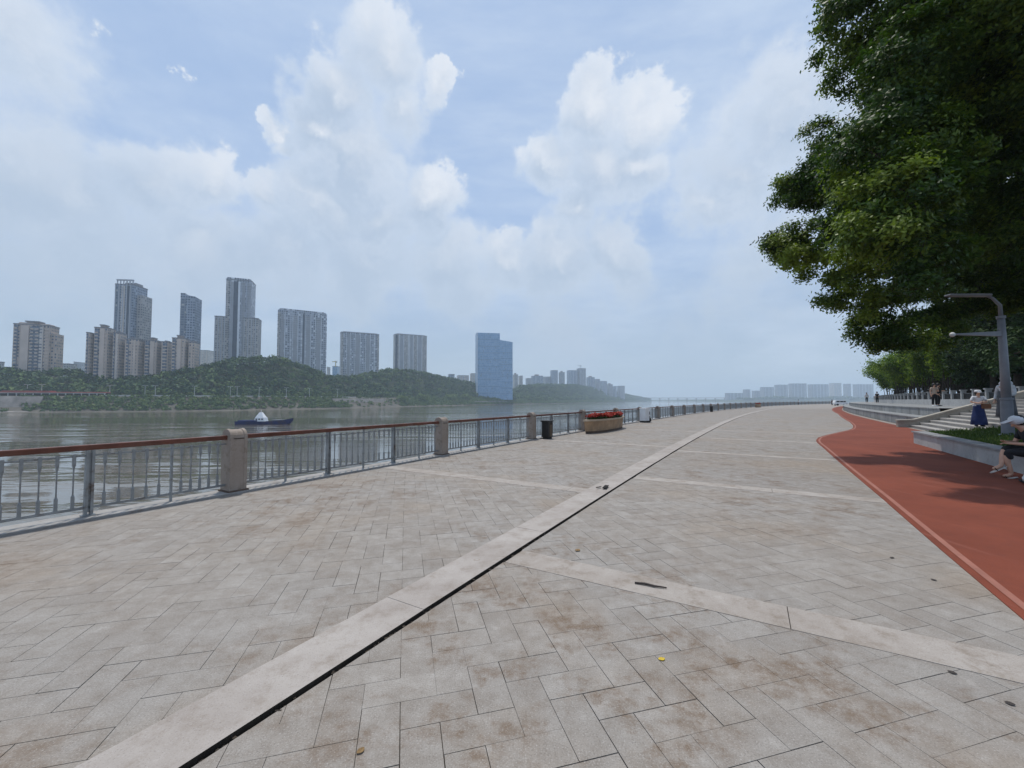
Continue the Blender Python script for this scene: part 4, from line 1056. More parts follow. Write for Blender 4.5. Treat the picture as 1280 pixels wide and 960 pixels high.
o = MB().tube([(-.13, 0, 0), (-.05, .006, .004), (.03, -.004, .003), (.13, .01, 0)], [.008, .010, .009, .005], 7).build('twig', M['leaf_black'], None, True); tag(o, 'black twig lying against the upper edge of the pale cross band', 'twig'); o.location = p; o.rotation_euler = (0, 0, R(-24))
p = at(757, 609.5, 7.45); p.z = .024
o = empty('broken_slab', p, R(55), 'cracked dark chip of stone on the granite strip at its far joint', 'stone chip')
MB().box((0, 0, .008), (.26, .07, .012), .2).build('chip', M['slot'], o); MB().box((-.1, .09, .008), (.12, .03, .01), -.3).build('splinter', M['slot'], o)

# ------------------------------------------------------------------ the river and the far bank
tag(strip([[Vector((x, y, WATER)) for x in (-4500, -1200, 0, 1500, 6300)] for y in (-700, 300, 1500, 5500)], 'river', M['water']), kind='structure')
Wl = [(-1100, 90), (-750, 190), (-560, 250), (-384, 306), (-274, 355), (-215, 430), (-160, 560), (-80, 760), (60, 1000), (330, 1550), (700, 2350), (1000, 2900)]
def catmull(Pn, step=10.):
    out = []
    for i in range(len(Pn)-1):
        p0 = Vector(Pn[max(i-1, 0)]); p1 = Vector(Pn[i]); p2 = Vector(Pn[i+1]); p3 = Vector(Pn[min(i+2, len(Pn)-1)])
        n = max(2, int((p2-p1).length/step))
        for k in range(n):
            t = k/n; out.append(.5*((2*p1)+(p2-p0)*t+(2*p0-5*p1+4*p2-p3)*t*t+(3*p1-p0-3*p2+p3)*t**3))
    out.append(Vector(Pn[-1])); return out
BK = catmull(Wl)
BN = []
for i in range(len(BK)):
    d = BK[min(i+4, len(BK)-1)]-BK[max(i-4, 0)]; d.normalize(); BN.append(Vector((-d.y, d.x)))
contour = [(-400, 430), (-60, 452), (0, 457), (40, 463), (75, 459), (100, 464), (140, 468), (170, 470), (200, 466), (235, 458), (262, 455), (285, 449), (310, 445), (345, 444), (375, 452), (400, 464), (415, 469), (445, 469), (475, 464), (490, 460), (515, 461), (540, 466), (560, 471), (590, 477), (605, 487), (640, 489), (655, 482), (680, 480), (720, 481), (745, 485), (770, 490), (790, 495), (812, 498.5), (900, 499.5)]
def cont(px): 
    if px <= contour[0][0]: return contour[0][1]
    for (a, b), (c, d) in zip(contour[:-1], contour[1:]):
        if a <= px <= c: return b+(d-b)*(px-a)/(c-a)
    return contour[-1][1]
def sstep(x): x = max(0, min(1, x)); return x*x*(3-2*x)
ROADO, ROADZ = 42, 5.0
def bank_pt(i, o, jit=0.):
    p = BK[i]+BN[i]*o
    y = max(60, p.y); px = 640+F*p.x/y
    top = CAMZ+(500-cont(px))*y/F
    if o < 10: z = WATER-.4+o*.12
    elif o < 34: z = WATER+.8+(o-10)/24*(ROADZ-WATER-.8)
    elif o < 50: z = ROADZ
    else:
        q = BK[i]+BN[i]*100; px2 = 640+F*q.x/max(60, q.y); top = CAMZ+(500-cont(px2))*max(60, q.y)/F
        hgt = max(0, top-8-ROADZ)
        if o <= 105: z = ROADZ+hgt*sstep((o-50)/55)
        else: z = ROADZ+hgt*(1-.6*sstep((o-115)/60))
    return Vector((p.x, p.y, z))
offs = [0, 5, 10, 16, 22, 28, 34, 42, 50, 58, 66, 76, 86, 96, 105, 125, 150, 180, 260, 700]
rows = [[bank_pt(i, o) for o in offs[:8]] for i in range(0, len(BK), 2)]
tag(strip(rows, 'river_shore', M['shore'], True), kind='structure')
rows = [[bank_pt(i, o) for o in offs[7:]] for i in range(0, len(BK), 2)]
tag(strip(rows, 'hill', M['hill'], True), kind='structure')
def crowns(pts, per, rr, leaf):
    """pts: (x,y,z,r) crowns seen far away, leaf clumps on the dome of each"""
    C = []; N = []; T = []; S = []
    for (x, y, z, r_) in pts:
        n = per; d = unit(rr.normal(0, 1, (n, 3))); d[:, 2] = np.abs(d[:, 2])*1.0-.25
        ph = rr.uniform(0, 6.28, 3); lump = 1+.22*np.sin(d[:, 0]*4+ph[0])*np.sin(d[:, 1]*4+ph[1])+.12*np.sin(d[:, 2]*7+ph[2])
        C.append(np.array([x, y, z])+d*r_*lump[:, None]*rr.uniform(.82, 1.05, (n, 1))); N.append(d+np.array([0, 0, .2])); T.append(np.clip(rr.random()*.65+rr.random(n)*.35, 0, 1)); S.append(np.full(n, r_*leaf))
    C = np.concatenate(C); N = np.concatenate(N); S = np.concatenate(S); n = len(C)
    N = unit(N+rr.normal(0, .45, (n, 3))); t = unit(np.cross(N, rr.normal(0, 1, (n, 3)))); b = np.cross(N, t); S = (S*rr.uniform(.7, 1.3, n))[:, None]
    V = np.stack([C-t*S, C+b*S*.75, C+t*S, C-b*S*.75], 1)
    return V, np.concatenate(T)
rr = np.random.default_rng(5)
idx = [i for i in range(len(BK)) if -190 < px_of(BK[i]) < 830 and BK[i].y > 120]
def jit(i, p, a=6.):
    t_ = rr.uniform(-a, a); return Vector((p.x+BN[i].y*t_, p.y-BN[i].x*t_, p.z))
pts = []
for _ in range(7500):
    i = idx[int(rr.integers(0, len(idx)))]; o = 50+70*rr.random()
    if BK[i].y > 900 and rr.random() < .45: o = 20+80*rr.random()
    p = jit(i, bank_pt(i, o)); r_ = rr.uniform(2.6, 6.0)*(1+.5*max(0, p.y-700)/1200)
    px = px_of(p)
    if 596 < px < 640 and p.y < 1000 and o < 75: r_ *= .6
    pts.append((p.x, p.y, p.z+r_*.55+1, r_))
V, T = crowns(pts, 40, rr, .24)
tag(quads_mesh('far_wood', V, T, M['wood_far']), kind='stuff')
# lighter crowns at the wood's front edge
pts = []
for _ in range(1100):
    i = idx[int(rr.integers(0, len(idx)))]; p = jit(i, bank_pt(i, rr.uniform(46, 58))); r_ = rr.uniform(2., 3.8); pts.append((p.x, p.y, p.z+r_*.6, r_))
V, T = crowns(pts, 40, rr, .28); tag(quads_mesh('woodland_edge', V, T, M['shrub']), kind='stuff')
# shrubs on the slope under the road
pts = []
for _ in range(16000):
    i = idx[int(rr.integers(0, len(idx)))]; o = rr.uniform(9, 33); p = jit(i, bank_pt(i, o)); px = px_of(p)
    cover = 1. if px < 270 else .6 if px < 380 else .9 if px < 436 else .14 if px < 500 else .9
    if px < 32 and o > 10: cover = .08
    if o < 12.5: cover *= .6
    if rr.random() > cover: continue
    r_ = rr.uniform(1., 2.5)*(1+.5*max(0, p.y-500)/800); pts.append((p.x, p.y, p.z+r_*.3, r_))
V, T = crowns(pts, 26, rr, .36); tag(quads_mesh('bank_shrubs', V, T, M['shrub']), kind='stuff')
# pale green willows at the water's edge
def bank_index(px):
    return min(range(len(BK)), key=lambda i: abs(px_of(BK[i])-px) if BK[i].y > 100 else 1e9)
for i_, (px, o, r_, lab) in enumerate([(512, 20, 9, 'round pale green willow on the far bank, leftmost of four by the water'), (541, 22, 9.5, 'pale green willow on the far bank, second of four by the water'), (573, 24, 9, 'pale green willow just left of the blue glass tower, nearer the grey slabs'), (592, 26, 9.5, 'pale green willow at the foot of the blue glass tower')]):
    b = bank_pt(bank_index(px+4), o); root = empty('willow_tree', b, 0, lab, 'tree', 'willows on the far bank')
    pp = [(rr.normal(0, r_*.42), rr.normal(0, r_*.42), r_*rr.uniform(.35, 1.05), r_*rr.uniform(.35, .55)) for _ in range(14)]
    V, T = crowns(pp, 60, rr, .2); quads_mesh('crown', V, T, M['willow'], root)
    MB().tube([(0, 0, -1), (.2, 0, 3), (0, .2, r_*.9)], [.5, .4, .2], 7).build('trunk', M['bark'], root, True)
# road parapet, retaining walls
def along(px0, px1, o, nstep=1): 
    a, b = bank_index(px0), bank_index(px1); return list(range(min(a, b), max(a, b)+1, nstep))
def bank_wall(name, px0, px1, o0, o1, z0, z1, mt, label, cat):
    ids = along(px0, px1, 0); c = bank_pt(ids[len(ids)//2], o0); c.z = z0
    rows = []
    for i in ids:
        a, b = bank_pt(i, o0), bank_pt(i, o1); a.z = z0; b.z = z1
        rows.append([a-c, Vector((b.x, b.y, z1))-c, Vector((b.x+BN[i].x*1.2, b.y+BN[i].y*1.2, z1))-c, Vector((a.x+BN[i].x*1.2, a.y+BN[i].y*1.2, z0))-c])
    o = strip(rows, name, mt); o.location = c; return tag(o, label, cat)
bank_wall('road_parapet', 105, 470, 35.2, 35.2, ROADZ-.4, ROADZ+.95, M['pale_conc'], 'thin pale concrete parapet along the far bank road', 'parapet')
bank_wall('retaining_wall', -120, 26, 14, 22, WATER+.5, ROADZ-.4, M['revet'], 'grey stone retaining wall under the red roofed arcade', 'retaining wall')
bank_wall('retaining_wall', 436, 500, 19, 24, WATER+2, ROADZ-1.5, M['revet'], 'brown stone retaining wall on the far bank, left of the willows', 'retaining wall')
bank_wall('landing_ramp', -60, 30, 5, 9, WATER-.2, WATER+1.1, M['revet'], 'stone landing ramp at the water below the grey retaining wall', 'ramp')
bank_wall('culvert_wall', 439, 468, 13, 15, WATER+.2, WATER+2.6, M['pale_conc'], 'pale concrete culvert wall at the water left of the willows', 'culvert')
bank_wall('river_wharf', 601, 640, 14, 16, WATER+1.2, WATER+7.5, M['revet'], 'stone wharf wall below the blue glass tower', 'wharf')
# arcade with red roof
ids = along(-150, 97, 0); a = bank_pt(ids[0], 38); b = bank_pt(bank_index(97), 38); d = b-a; ang = math.atan2(d.y, d.x); Ln = d.length
ar = empty('riverside_arcade', a, ang, 'long low arcade with red roof on the far bank at left', 'arcade')
MB().box((Ln/2, 1.5, 3.1), (Ln, 7, .9)).build('roof', M['redroof'], ar)
MB().box((Ln-52, 1.5, 3.9), (30, 7.4, .9)).build('raised_roof', M['redroof'], ar)
MB().box((Ln/2, 5, 1.3), (Ln, 1, 2.7)).build('back_wall', M['groove'], ar)
MB().box((Ln/2, -2.05, 2.45), (Ln, .3, .4)).build('fascia', M['pale_conc'], ar)
for q in range(34): MB().box((Ln-1-q*5.2, -1.7, 1.1), (.55, .55, 2.3)).build('column', M['pale_conc'], ar)
# street lamps on the far bank
LPX = [34, 52, 137, 181, 194, 243, 288, 296.5, 324, 358, 387, 422]
names = ['leftmost', 'second', 'third', 'fourth', 'fifth', 'sixth', 'seventh', 'eighth', 'ninth', 'tenth', 'eleventh', 'rightmost']
lamp0 = None
for q, px in enumerate(LPX):
    i = bank_index(px+9); b = bank_pt(i, 36.6)
    for _ in range(12):
        e = px-px_of(b)
        if abs(e) < .3: break
        b += Vector((e*b.y/F, 0, 0))*.8
    lab = 'thin white double-arm street lamp on the far bank, '+names[q]+(' from the left' if 0 < q < 11 else ' of the row')
    if lamp0 is None:
        lamp0 = empty('street_lamp', b, .3, lab, 'street lamp', 'street lamps on the far bank road')
        MB().tube([(0, 0, 0), (0, 0, 9.6)], [.24, .16], 8).build('pole', M['pale_conc'], lamp0)
        MB().box((0, 0, 9.7), (3.6, .22, .2)).build('arm', M['pale_conc'], lamp0)
        for sx in (-2., 2.): MB().box((sx*.8, 0, 9.85), (1.3, .5, .28)).build('lamp_head', M['pale_conc'], lamp0)
    else: dup(lamp0, b, .3+.05*math.sin(q), lab)

# ------------------------------------------------------------------ boat
bp_ = at(331, 530.3, 163); bp_.z = WATER
bo = empty('work_boat', bp_, R(4), 'dark blue work boat with white pyramid wheelhouse crossing the river', 'boat')
hull = []; 
for x, w_, zt, zb in ((-10.8, 1.6, 1.15, -.2), (-10.2, 2.1, 1.1, -.6), (-5, 2.4, 1.0, -.7), (0, 2.45, 1.05, -.7), (5, 2.3, 1.35, -.7), (8, 1.7, 1.75, -.5), (9.8, .9, 2.1, .2), (10.9, .12, 2.4, 1.4)):
    hull.append([Vector((x, -w_, zt)), Vector((x, -w_*.82, zb)), Vector((x, w_*.82, zb)), Vector((x, w_, zt))])
o = strip(hull, 'hull', M['hull'], False, bo); mb = MB(); mb.add([hull[0][k] for k in range(4)], [(0, 1, 2, 3)]); mb.build('transom', M['hull'], bo)
strip([[r_[0]-Vector((0, 0, .25))+Vector((0, .1, 0)), r_[3]-Vector((0, 0, .25))-Vector((0, .1, 0))] for r_ in hull], 'deck', M['deckgrey'], False, bo)
MB().box((-5.8, 0, 1.25), (7.5, 3.2, .8)).build('cargo_hatch', M['hull'], bo, bevel=.1)
MB().box((5.1, 0, 1.45), (4.2, 2.6, .7)).build('fore_locker', M['deckgrey'], bo, bevel=.1)
MB().box((-1.4, 0, 1.9), (3.9, 3.2, 1.5), taper=.86).build('wheelhouse', M['white'], bo)
MB().box((-1.5, 0, 3.65), (3.2, 2.7, 2.1), taper=.3).build('awning', M['white'], bo)
for x in (-2.5, -1.4, -.3): MB().box((x, -1.53, 2.0), (.6, .06, .55)).build('window', M['glass'], bo)
MB().tube([(-1.5, 0, 4.6), (-1.5, 0, 5.7)], .08, 6).build('mast', M['white'], bo)
for x in (2.8, 4.5, 6.2, 7.6): MB().tube([(x, -1.9, 1.3), (x, -1.9, 2.25)], .06, 5).build('stanchion', M['deckgrey'], bo)
MB().tube([(2.8, -1.9, 2.25), (7.6, -1.8, 2.4)], .05, 5).build('guard_rail', M['deckgrey'], bo)

# ------------------------------------------------------------------ buildings of the far bank
FM = {}
FM['beige'] = facade_mat('beige_facade', (.54, .44, .37), (.05, .07, .10), (.14, .18, .24), 3.0, 2.6, .5, .55, .1, (.5, .45, .4), .1)
FM['blue_strip'] = facade_mat('blue_balcony_strip', (.20, .23, .28), (.05, .08, .13), (.13, .17, .23), 3.0, 3.4, .8, .6, .1, (.42, .42, .40), .06)
FM['grey'] = facade_mat('grey_facade', (.42, .45, .51), (.04, .055, .085), (.14, .17, .22), 3.4, 3.0, .66, .64, .12, (.72, .74, .76), .12)
FM['greyblue'] = facade_mat('grey_blue_facade', (.33, .38, .46), (.04, .06, .10), (.12, .16, .23), 3.1, 2.6, .7, .62, .06, (.42, .46, .5), .08)
FM['tan'] = facade_mat('tan_facade', (.44, .42, .405), (.045, .055, .075), (.14, .155, .18), 3.0, 2.8, .55, .55, .08, (.48, .46, .42), .15)
FM['glass'] = facade_mat('blue_curtain_wall', (.27, .41, .56), (.14, .29, .50), (.24, .41, .60), 3.9, 2.2, .9, .74, .04, (.16, .26, .38), .0)
FM['cream'] = facade_mat('cream_facade', (.64, .57, .51), (.14, .15, .17), (.24, .25, .27), 3.0, 4.0, .5, .5, .1, (.55, .5, .45), .1)
FM['haze'] = facade_mat('slate_facade', (.30, .31, .33), (.10, .12, .15), (.2, .22, .25), 3.2, 4.5, .5, .6, .08, (.48, .48, .48), .1)
FM['pier'] = mat('beige_pier', (.60, .50, .43), .8, .15, .05)
FM['fin'] = mat('white_fin', (.74, .77, .81), .7, .12, .05)
FM['gfin'] = mat('grey_fin', (.44, .46, .50), .7, .12, .05)
FM['gband'] = mat('glass_band', (.13, .21, .33), .5, .1, .05)
FM['roof'] = mat('roof_grey', (.22, .22, .235), .8, .2, .1)
FM['rooft'] = mat('roof_tan', (.33, .27, .23), .8, .2, .1)
FM['dark'] = mat('dark_recess', (.055, .07, .10), .5, .25, .1)

def project(c, yaw, W, T):
    xs = []
    for lx, ly in ((-W/2, 0), (W/2, 0), (W/2, T), (-W/2, T)):
        x = c[0]+lx*math.cos(yaw)-ly*math.sin(yaw); y = c[1]+lx*math.sin(yaw)+ly*math.cos(yaw); xs.append(640+F*x/y)
    return min(xs), max(xs)
def fit(x0, x1, D, yaw, T):
    W = max(2., (x1-x0)*D/F*.9); c = [((x0+x1)/2-640)/F*D, D]
    for _ in range(60):
        a, b = project(c, yaw, W, T); W = max(1.5, W+((x1-x0)-(b-a))*D/F*.6); a, b = project(c, yaw, W, T); c[0] += ((x0+x1)/2-(a+b)/2)*D/F*.8
    return c, W
def tower(x0, x1, ytop, D, yaw, T, face, label, z0=0., name='tower_block', cat='building', piers=0, pier_mat='fin', strips=(), crown=None, group=None, ybase=None, roofbox=True, pierw=.06, balc=()):
    yaw = R(yaw); c, W = fit(x0, x1, D, yaw, T)
    zt = CAMZ+(500-ytop)*D/F; z0 = min(z0, zt-5)
    root = empty(name, (c[0], c[1], z0), yaw, label, cat, group); H = zt-z0
    hc = H-(crown[1] if crown else 0)
    MB().box((0, T/2, hc/2), (W, T, hc)).build('wall', face, root)
    for (a, b, mt, dep) in strips:             # a, b across the front, 0..1; dep metres proud of (or behind) the wall
        w_ = (b-a)*W; MB().box((-W/2+(a+b)/2*W, -dep/2, hc*.495), (w_, abs(dep)+.1, hc*.99)).build('bay', mt, root)
    for q in range(piers):
        x = -W/2+W*(q+.5)/piers; MB().box((x, -.35, hc*.497), (W*pierw, .9, hc*.994)).build('pier', FM[pier_mat], root)
    for (a, b) in balc:
        mb = MB(); q = 6.; pr = [(.12, 2.)]
        while q < hc-3:            # slab, upstand and the recess above it, floor by floor, in one outline
            pr += [(-.02, q-.17), (-1.5, q-.17), (-1.5, q+1.05), (-1.40, q+1.05), (-1.40, q+.17), (-.02, q+.17)]; q += 3.4
        pr.append((.12, q)); n = len(pr); xa, xb = -W/2+a*W, -W/2+b*W
        mb.add([(xa, y, z) for y, z in pr]+[(xb, y, z) for y, z in pr], [tuple(range(n)), tuple(2*n-1-k for k in range(n))]+[(k, n+k, n+(k+1) % n, (k+1) % n) for k in range(n)])
        mb.build('balcony_stack', FM['gfin'] if face is not FM['beige'] else FM['pier'], root)
    if roofbox:
        MB().box((0, T/2, hc+.5), (W+.6, T+.6, 1.)).build('parapet', FM['roof'], root)
    if crown:
        kind, ch = crown
        if kind == 'frame':
            for q in range(6): MB().box((-W*.42+W*.84*q/5, 1., hc+ch/2), (W*.035, 1.2, ch)).build('crown_post', FM['gfin'], root)
            MB().box((0, 1., hc+ch-.8), (W*.9, 2., 1.6)).build('crown_beam', FM['gfin'], root)
            MB().box((W*.05, T*.6, hc+ch*.35), (W*.6, T*.5, ch*.7)).build('plant_room', FM['roof'], root)
        elif kind == 'box':
            MB().box((-W*.06, T*.5, hc+ch/2), (W*.32, T*.5, ch)).build('plant_room', FM['rooft'], root)
            MB().box((-W*.06, T*.5, hc+ch-.5), (W*.40, T*.6, 1.2)).build('plant_room_roof', FM['roof'], root)
        elif kind == 'arch':
            n = 9; pr = [(-W/2, hc)]+[(-W/2+W*.09*(1-math.cos(q)), hc+ch*math.sin(q)) for q in srange(0, math.pi/2, n)]+[(W/2-W*.09*(1-math.sin(q)), hc+ch*math.cos(q)*.92) for q in srange(0, math.pi/2, n)]
            mb = MB(); m_ = len(pr); mb.add([(x, -.2, z) for x, z in pr]+[(x, 3., z) for x, z in pr], [tuple(range(m_)), tuple(2*m_-1-q for q in range(m_))]+[(q, m_+q, m_+(q+1) % m_, (q+1) % m_) for q in range(m_)]); mb.build('crown_screen', face, root)
            for x in (-.3, -.2, .32): MB().box((x*W, -.35, hc+ch*.72), (W*.06, .4, ch*.3)).build('crown_opening', FM['pier'] if False else FM['fin'], root)
    return root, W, H, hc
# A: beige block at far left
r_, W, H, hc = tower(13, 71, 400, 400, 24, 16, FM['beige'], 'beige apartment block with blue balcony strips, alone at far left', 4, strips=((.04, .13, FM['blue_strip'], .6), (.46, .72, FM['blue_strip'], -.2), (.22, .44, FM['pier'], 1.2), (.74, .84, FM['cream'], 1.)), crown=('box', 4.5), balc=((.05, .12), (.48, .56), (.62, .71), (.88, .98)))
MB().box((-W*.2, 8, hc+1.6), (W*.5, 12, 2.2), taper=.8).build('hipped_roof', FM['rooft'], r_); MB().box((W*.3, 8, hc+1.2), (W*.3, 12, 1.8), taper=.8).build('hipped_roof', FM['rooft'], r_)
MB().box((W*.5+1.5, 9, hc*.45), (5, 12, hc*.9)).build('side_wing', FM['beige'], r_)
# B: beige cluster
def beige(x0, x1, y, D, lab, st, T=14, yaw=20, crown=('box', 4)):
    return tower(x0, x1, y, D, yaw, T, FM['beige'], lab, 4, strips=st, crown=crown, balc=((st[0][0]+.03, st[0][1]-.03), (.84, .97)), group='beige apartment blocks on the far bank')
beige(105, 119, 416, 396, 'narrow beige block at the left end of the first beige cluster', ((.3, .6, FM['blue_strip'], .5),), 12, crown=None)
beige(115, 142, 404.5, 402, 'tallest beige block of the cluster in front of the blue grey tower', ((.05, .36, FM['blue_strip'], .4), (.45, .8, FM['pier'], .9)))
beige(139, 156, 413, 408, 'beige block with white-topped strip, middle of the first beige cluster', ((.1, .34, FM['blue_strip'], .4), (.5, .9, FM['cream'], .7)), crown=('box', 2.5))
beige(154, 180, 421, 414, 'low wide beige block under the right side of the blue grey tower', ((.12, .3, FM['blue_strip'], .4), (.62, .8, FM['pier'], .7)), crown=('box', 2.5))
# C
r_, W, H, hc = tower(139, 180, 347.5, 480, 8, 22, FM['greyblue'], 'tall blue grey tower with open crown frame behind the first beige cluster', 4, strips=((.02, .2, FM['blue_strip'], .5), (.36, .54, FM['cream'], .5), (.62, .86, FM['dark'], .3)), crown=('frame', 6.5))
MB().box((W/2+2.6, 14, hc*.46), (6, 16, hc*.92)).build('side_wing', FM['tan'], r_)
for q in range(5): MB().box((-W*.45+q*W*.2, -.5, hc/2), (.9, 1.2, hc)).build('pier', FM['gfin'], r_)
beige(179, 202, 421, 424, 'beige block at the left of the second beige cluster', ((.05, .4, FM['blue_strip'], .4), (.46, .8, FM['pier'], .8)))
beige(200, 216, 425, 428, 'lower beige block between two roof boxes of the second cluster', ((.2, .8, FM['blue_strip'], .4),), crown=('box', 2))
beige(213, 236, 418, 424, 'beige block with roof box in front of the slanted roof tower', ((.05, .3, FM['blue_strip'], .4), (.4, .72, FM['pier'], .8)))
beige(234, 248, 425, 430, 'pinkish beige block at the right end of the second beige cluster', ((.4, .7, FM['pier'], .6),), crown=('box', 2.5))
# E slanted roof
r_, W, H, hc = tower(222, 249, 371, 490, 18, 20, FM['greyblue'], 'dark blue grey tower with slanted roof behind the second beige cluster', 4, roofbox=False, strips=((.03, .4, FM['blue_strip'], .4),))
mb = MB(); pr = [(-W/2, H-.05), (-W/2, H+5.4), (-W*.18, H+5.2), (.0*W, H+3.0), (W/2, H+1.8), (W/2, H-.05)]; n = len(pr); mb.add([(x, -.1, z) for x, z in pr]+[(x, 20, z) for x, z in pr], [tuple(range(n)), tuple(2*n-1-q for q in range(n))]+[(q, n+q, n+(q+1) % n, (q+1) % n) for q in range(n)]); mb.build('slanted_roof', FM['greyblue'], r_)
tower(248, 267, 438, 900, 10, 25, FM['cream'], 'far cream apartment block seen between the dark towers', 4, piers=3, pier_mat='pier')
# F triple tower
r_, W, H, hc = tower(279, 316.5, 346, 560, 20, 22, FM['grey'], 'tallest grey stepped tower with two lower wings above the wooded hill', 8, strips=((.02, .14, FM['tan'], .9), (.30, .48, FM['dark'], .3), (.48, .56, FM['fin'], 1.)), crown=('arch', 3.5), balc=((.19, .29), (.66, .73), (.86, .97)))
for q in (.18, .64, .74, .84): MB().box((-W/2+q*W, -.4, hc/2), (.7, .9, hc)).build('pier', FM['gfin'], r_)
for (x0, x1, y, lab) in ((-.88, -.42, .60, 'left'), (.22, .80, .62, 'right')):
    hh = H*.655; wg = MB().box(((x0+x1)/2*W, 8, hh/2), ((x1-x0)*W, 20, hh)).build('wing', FM['tan'], r_)
    for q in range(4): MB().box((x0*W+(x1-x0)*W*(q+.3)/4, -2.3, hh/2), (.8, .8, hh)).build('pier', FM['gfin'], wg)
    MB().box(((x0+x1)/2*W, 8, hh+.7), ((x1-x0)*W+.5, 20.5, 1.4)).build('parapet', FM['roof'], wg)
# G, H, I slabs
r_, W, H, hc = tower(345, 407, 387, 640, 30, 18, FM['grey'], 'wide grey slab with rounded roof corners right of the triple tower', 8, strips=((.0, .05, FM['tan'], .9), (.50, .535, FM['dark'], .15)), crown=('arch', 5), roofbox=False, balc=((.06, .13), (.31, .39), (.57, .65), (.78, .87)))
for q in (.14, .26, .30, .40, .48, .56, .66, .76, .88): MB().box((-W/2+q*W, -.4, hc/2), (.75, .9, hc)).build('pier', FM['fin'], r_)
r_, W, H, hc = tower(424, 473, 415, 760, 28, 18, FM['grey'], 'grey slab block between the rounded slab and the smaller grey slab', 8, strips=((.0, .06, FM['tan'], .8), (.94, 1., FM['tan'], .8)), crown=('frame', 2.2), balc=((.16, .23), (.38, .49), (.66, .75)))
for q in (.14, .24, .36, .50, .64, .76, .88): MB().box((-W/2+q*W, -.4, hc/2), (.9, .9, hc)).build('pier', FM['fin'], r_)
r_, W, H, hc = tower(491, 533, 417.5, 890, 28, 20, FM['tan'], 'smaller grey tan slab block above the rounded wooded knoll', 8, strips=((.0, .07, FM['dark'], .5),), crown=('frame', 2.2), balc=((.14, .25), (.46, .55), (.72, .83)))
for q in (.12, .26, .40, .44, .56, .70, .84): MB().box((-W/2+q*W, -.4, hc/2), (1.1, .9, hc)).build('pier', FM['fin'], r_)
# J blue glass tower
yaw = 10; c, W = fit(594, 641, 900, R(yaw), 30); zt = CAMZ+(500-416)*900/F; zt2 = CAMZ+(500-425.5)*900/F
r_ = empty('office_tower', (c[0], c[1], 2), R(yaw), 'blue glass office tower with stepped top standing alone by the river', 'building'); H = zt-2; H2 = zt2-2
MB().box((-W*.18, 15, H/2), (W*.64, 30, H)).build('glass_block', FM['glass'], r_)
mb = MB(); x0, x1 = W*.141, W*.5
mb.add([(x0, .2, 0), (x1, 1.8, 0), (x1, 30, 0), (x0, 30, 0), (x0, .2, H2+2), (x1, 1.8, H2-2), (x1, 30, H2-2), (x0, 30, H2+2)], [(3, 2, 1, 0), (4, 5, 6, 7), (0, 1, 5, 4), (1, 2, 6, 5), (2, 3, 7, 6), (3, 0, 4, 7)]); mb.build('glass_block', FM['glass'], r_)
MB().box((-W*.485, -.6, H/2), (1.6, 1.6, H)).build('sunlit_edge_strip', FM['fin'], r_)  # white strip put on the corner to paint its sunlit edge
for q in range(1, 10): MB().box((-W*.18, -.2, H*q/10), (W*.64, .5, .6)).build('floor_band', FM['gband'], r_)
for q in range(1, 9): MB().box((W*.32, .55, H2*q/10), (W*.35, .6, .6), R(1.8)).build('floor_band', FM['gband'], r_)
# low and distant ones
tower(-12, 3.5, 452, 520, 10, 14, FM['tan'], 'tan block cut by the left edge of the picture', 4)
tower(4, 13, 459, 560, 10, 14, FM['haze'], 'low grey block left of the lone beige block', 4)
tower(72, 95, 455, 560, 12, 14, FM['tan'], 'low tan block with flat roof right of the lone beige block', 4)
tower(93, 105, 452.5, 900, 5, 30, FM['haze'], 'hazy low block between the beige blocks', 4)
tower(408, 412.5, 459, 1000, 8, 20, FM['cream'], 'slim far cream block right of the rounded slab', 4)
tower(415, 424, 458, 1000, 8, 20, FM['glass'], 'small far bluish block under the yellow crane', 4)
def crane(px, ytop, ybot, D, jib, mt, label):
    b = at(px, ybot, D); zt = CAMZ+(500-ytop)*D/F; h = zt-b.z; r_ = empty('tower_crane', b, .1, label, 'crane')
    MB().box((0, 0, h/2), (1.6, 1.6, h)).build('mast', mt, r_); MB().box((-jib*.25, 0, h*.86), (jib, 1.4, 1.6)).build('jib', mt, r_); MB().box((jib*.18, 0, h*.80), (3, 2, 2.5)).build('counterweight', FM['roof'], r_)
M['crane'] = mat('crane_yellow', (.55, .40, .10), .6, .1, 1)
crane(419.5, 451, 458.5, 985, 11, M['crane'], 'yellow tower crane above a small far block')
dist = [(560, 568, 468, 1150, 'hazy low pale block at the left of three behind the wooded knoll'), (571, 586, 469.5, 1200, 'wide pale far block, middle of three left of the glass tower'), (587.5, 596, 467, 1150, 'pinkish far block touching the left side of the glass tower'),
        (641, 647.5, 466, 1300, 'far tan block touching the right side of the glass tower'), (648, 653.5, 470, 1320, 'far cream block second right of the glass tower'),
        (657, 664, 473, 1600, 'hazy small block at the left end of the far skyline cluster'), (664, 679, 468, 1620, 'hazy wide block second in the far skyline cluster'), (679, 688, 471, 1700, 'lower hazy block in the far cluster, left of the twin towers'),
        (688, 697.5, 463, 1680, 'left one of the hazy twin towers in the far cluster'), (698.5, 706, 463.5, 1700, 'right one of the hazy twin towers in the far cluster'), (708.5, 722, 463, 1750, 'broad hazy tower left of the crane'), (721, 732.5, 460.5, 1760, 'hazy tower carrying a crane, tallest of the far cluster'),
        (733, 743.5, 470, 1850, 'hazy block right of the crane tower'), (742, 750, 474, 1900, 'small hazy block second right of the crane tower'), (749, 759, 476.5, 2000, 'flat hazy block with dark roof near the right end of the cluster'), (758, 766, 479, 2050, 'hazy block third from the right end of the far cluster'), (765, 771, 483, 2100, 'smallest hazy block near the right end of the far cluster'), (771.5, 781, 482.5, 2150, 'hazy block at the right end of the far cluster')]
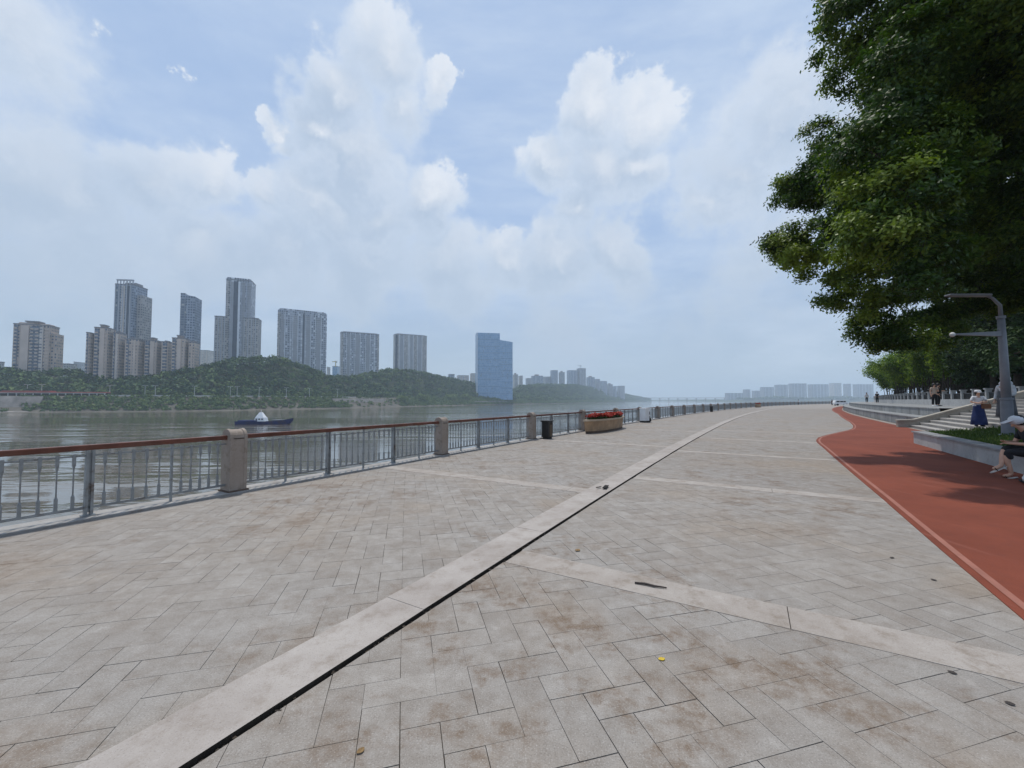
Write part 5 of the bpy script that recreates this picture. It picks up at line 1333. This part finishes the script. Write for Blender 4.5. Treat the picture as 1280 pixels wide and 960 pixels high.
for q, (x0, x1, y, D, lab) in enumerate(dist):
    tower(x0, x1, y, D, 14, 30, FM['cream'] if q in (1, 2, 4) else FM['tan'] if q == 3 else FM['haze'] if q % 2 else FM['greyblue'], lab, 4, piers=2+q % 3, pier_mat='gfin', crown=('box', 6) if q % 3 == 0 and q > 2 else None)
crane(725.5, 456.5, 461, 1750, 16, FM['gfin'], 'grey tower crane on top of the tallest far cluster tower')
# distant shore to the right of the bridge
rows = [[Vector((x, y, z)) for x, z in ((1290, WATER-.4), (1320, 3), (1700, 8), (2600, 8), (5800, 8))] for y in (2330, 2360, 2500, 3200, 5000)]
rows[0] = [Vector((p.x, p.y, WATER-.4)) for p in rows[0]]
tag(strip(rows, 'distant_shore', M['hill']), kind='structure')
pts = []
for _ in range(500):
    x = rr.uniform(1330, 2560); y = rr.uniform(2345, 2420); r_ = rr.uniform(7, 13)*(.7+.6*abs(math.sin(x*.009))); pts.append((x, y, 3+r_*.5, r_))
V, T = crowns(pts, 26, rr, .3); tag(quads_mesh('distant_wood', V, T, M['wood_far']), kind='stuff')
sk = [(906, 929, 491.5, 'longest low pale block at the left end of the distant right skyline'), (928.5, 938, 487, 'small distant block above the long low one'), (939.5, 950, 488.5, 'second small distant block right of the long low one'), (950, 967.5, 484, 'distant dark block left of the tall slab row'), (968, 985, 481, 'leftmost tall slab of the distant slab row'), (985.5, 1008.5, 479.5, 'wide tall slab second in the distant slab row'),
      (1009.5, 1036, 480.5, 'widest pale slab in the middle of the distant slab row'), (1036.5, 1052, 479, 'tall slab with white edge in the distant slab row'), (1054, 1064, 480, 'narrow distant slab near the right end of the row'), (1066, 1092, 480.5, 'distant slab partly behind the bamboo at the right end of the row')]
for q, (x0, x1, y, lab) in enumerate(sk):
    tower(x0, x1, y, 2480+20*q, 0, 40, FM['haze'] if q != 7 else FM['cream'], lab, 2, piers=1+int((x1-x0)/6), pier_mat='gfin', pierw=.05)
# bridge
a = at(776, 497.6, 2750); b = at(912, 497.0, 2560); d = b-a; ang = math.atan2(d.y, d.x); Ln = Vector((d.x, d.y, 0)).length
br = empty('road_bridge', (a.x, a.y, WATER), ang, 'long low bridge crossing the river on the horizon', 'bridge'); dz = a.z-WATER
MB().box((Ln/2, 0, dz), (Ln, 16, 3.6)).build('deck', M['revet'], br)
for q in range(12): MB().box((Ln*(q+.5)/12, 0, dz/2-1), (5, 10, dz-2)).build('pier', M['revet'], br)
for q in range(14): MB().box((Ln*(q+.5)/14, -7, dz+6), (.8, .8, 9)).build('light_pole', M['pale_conc'], br)
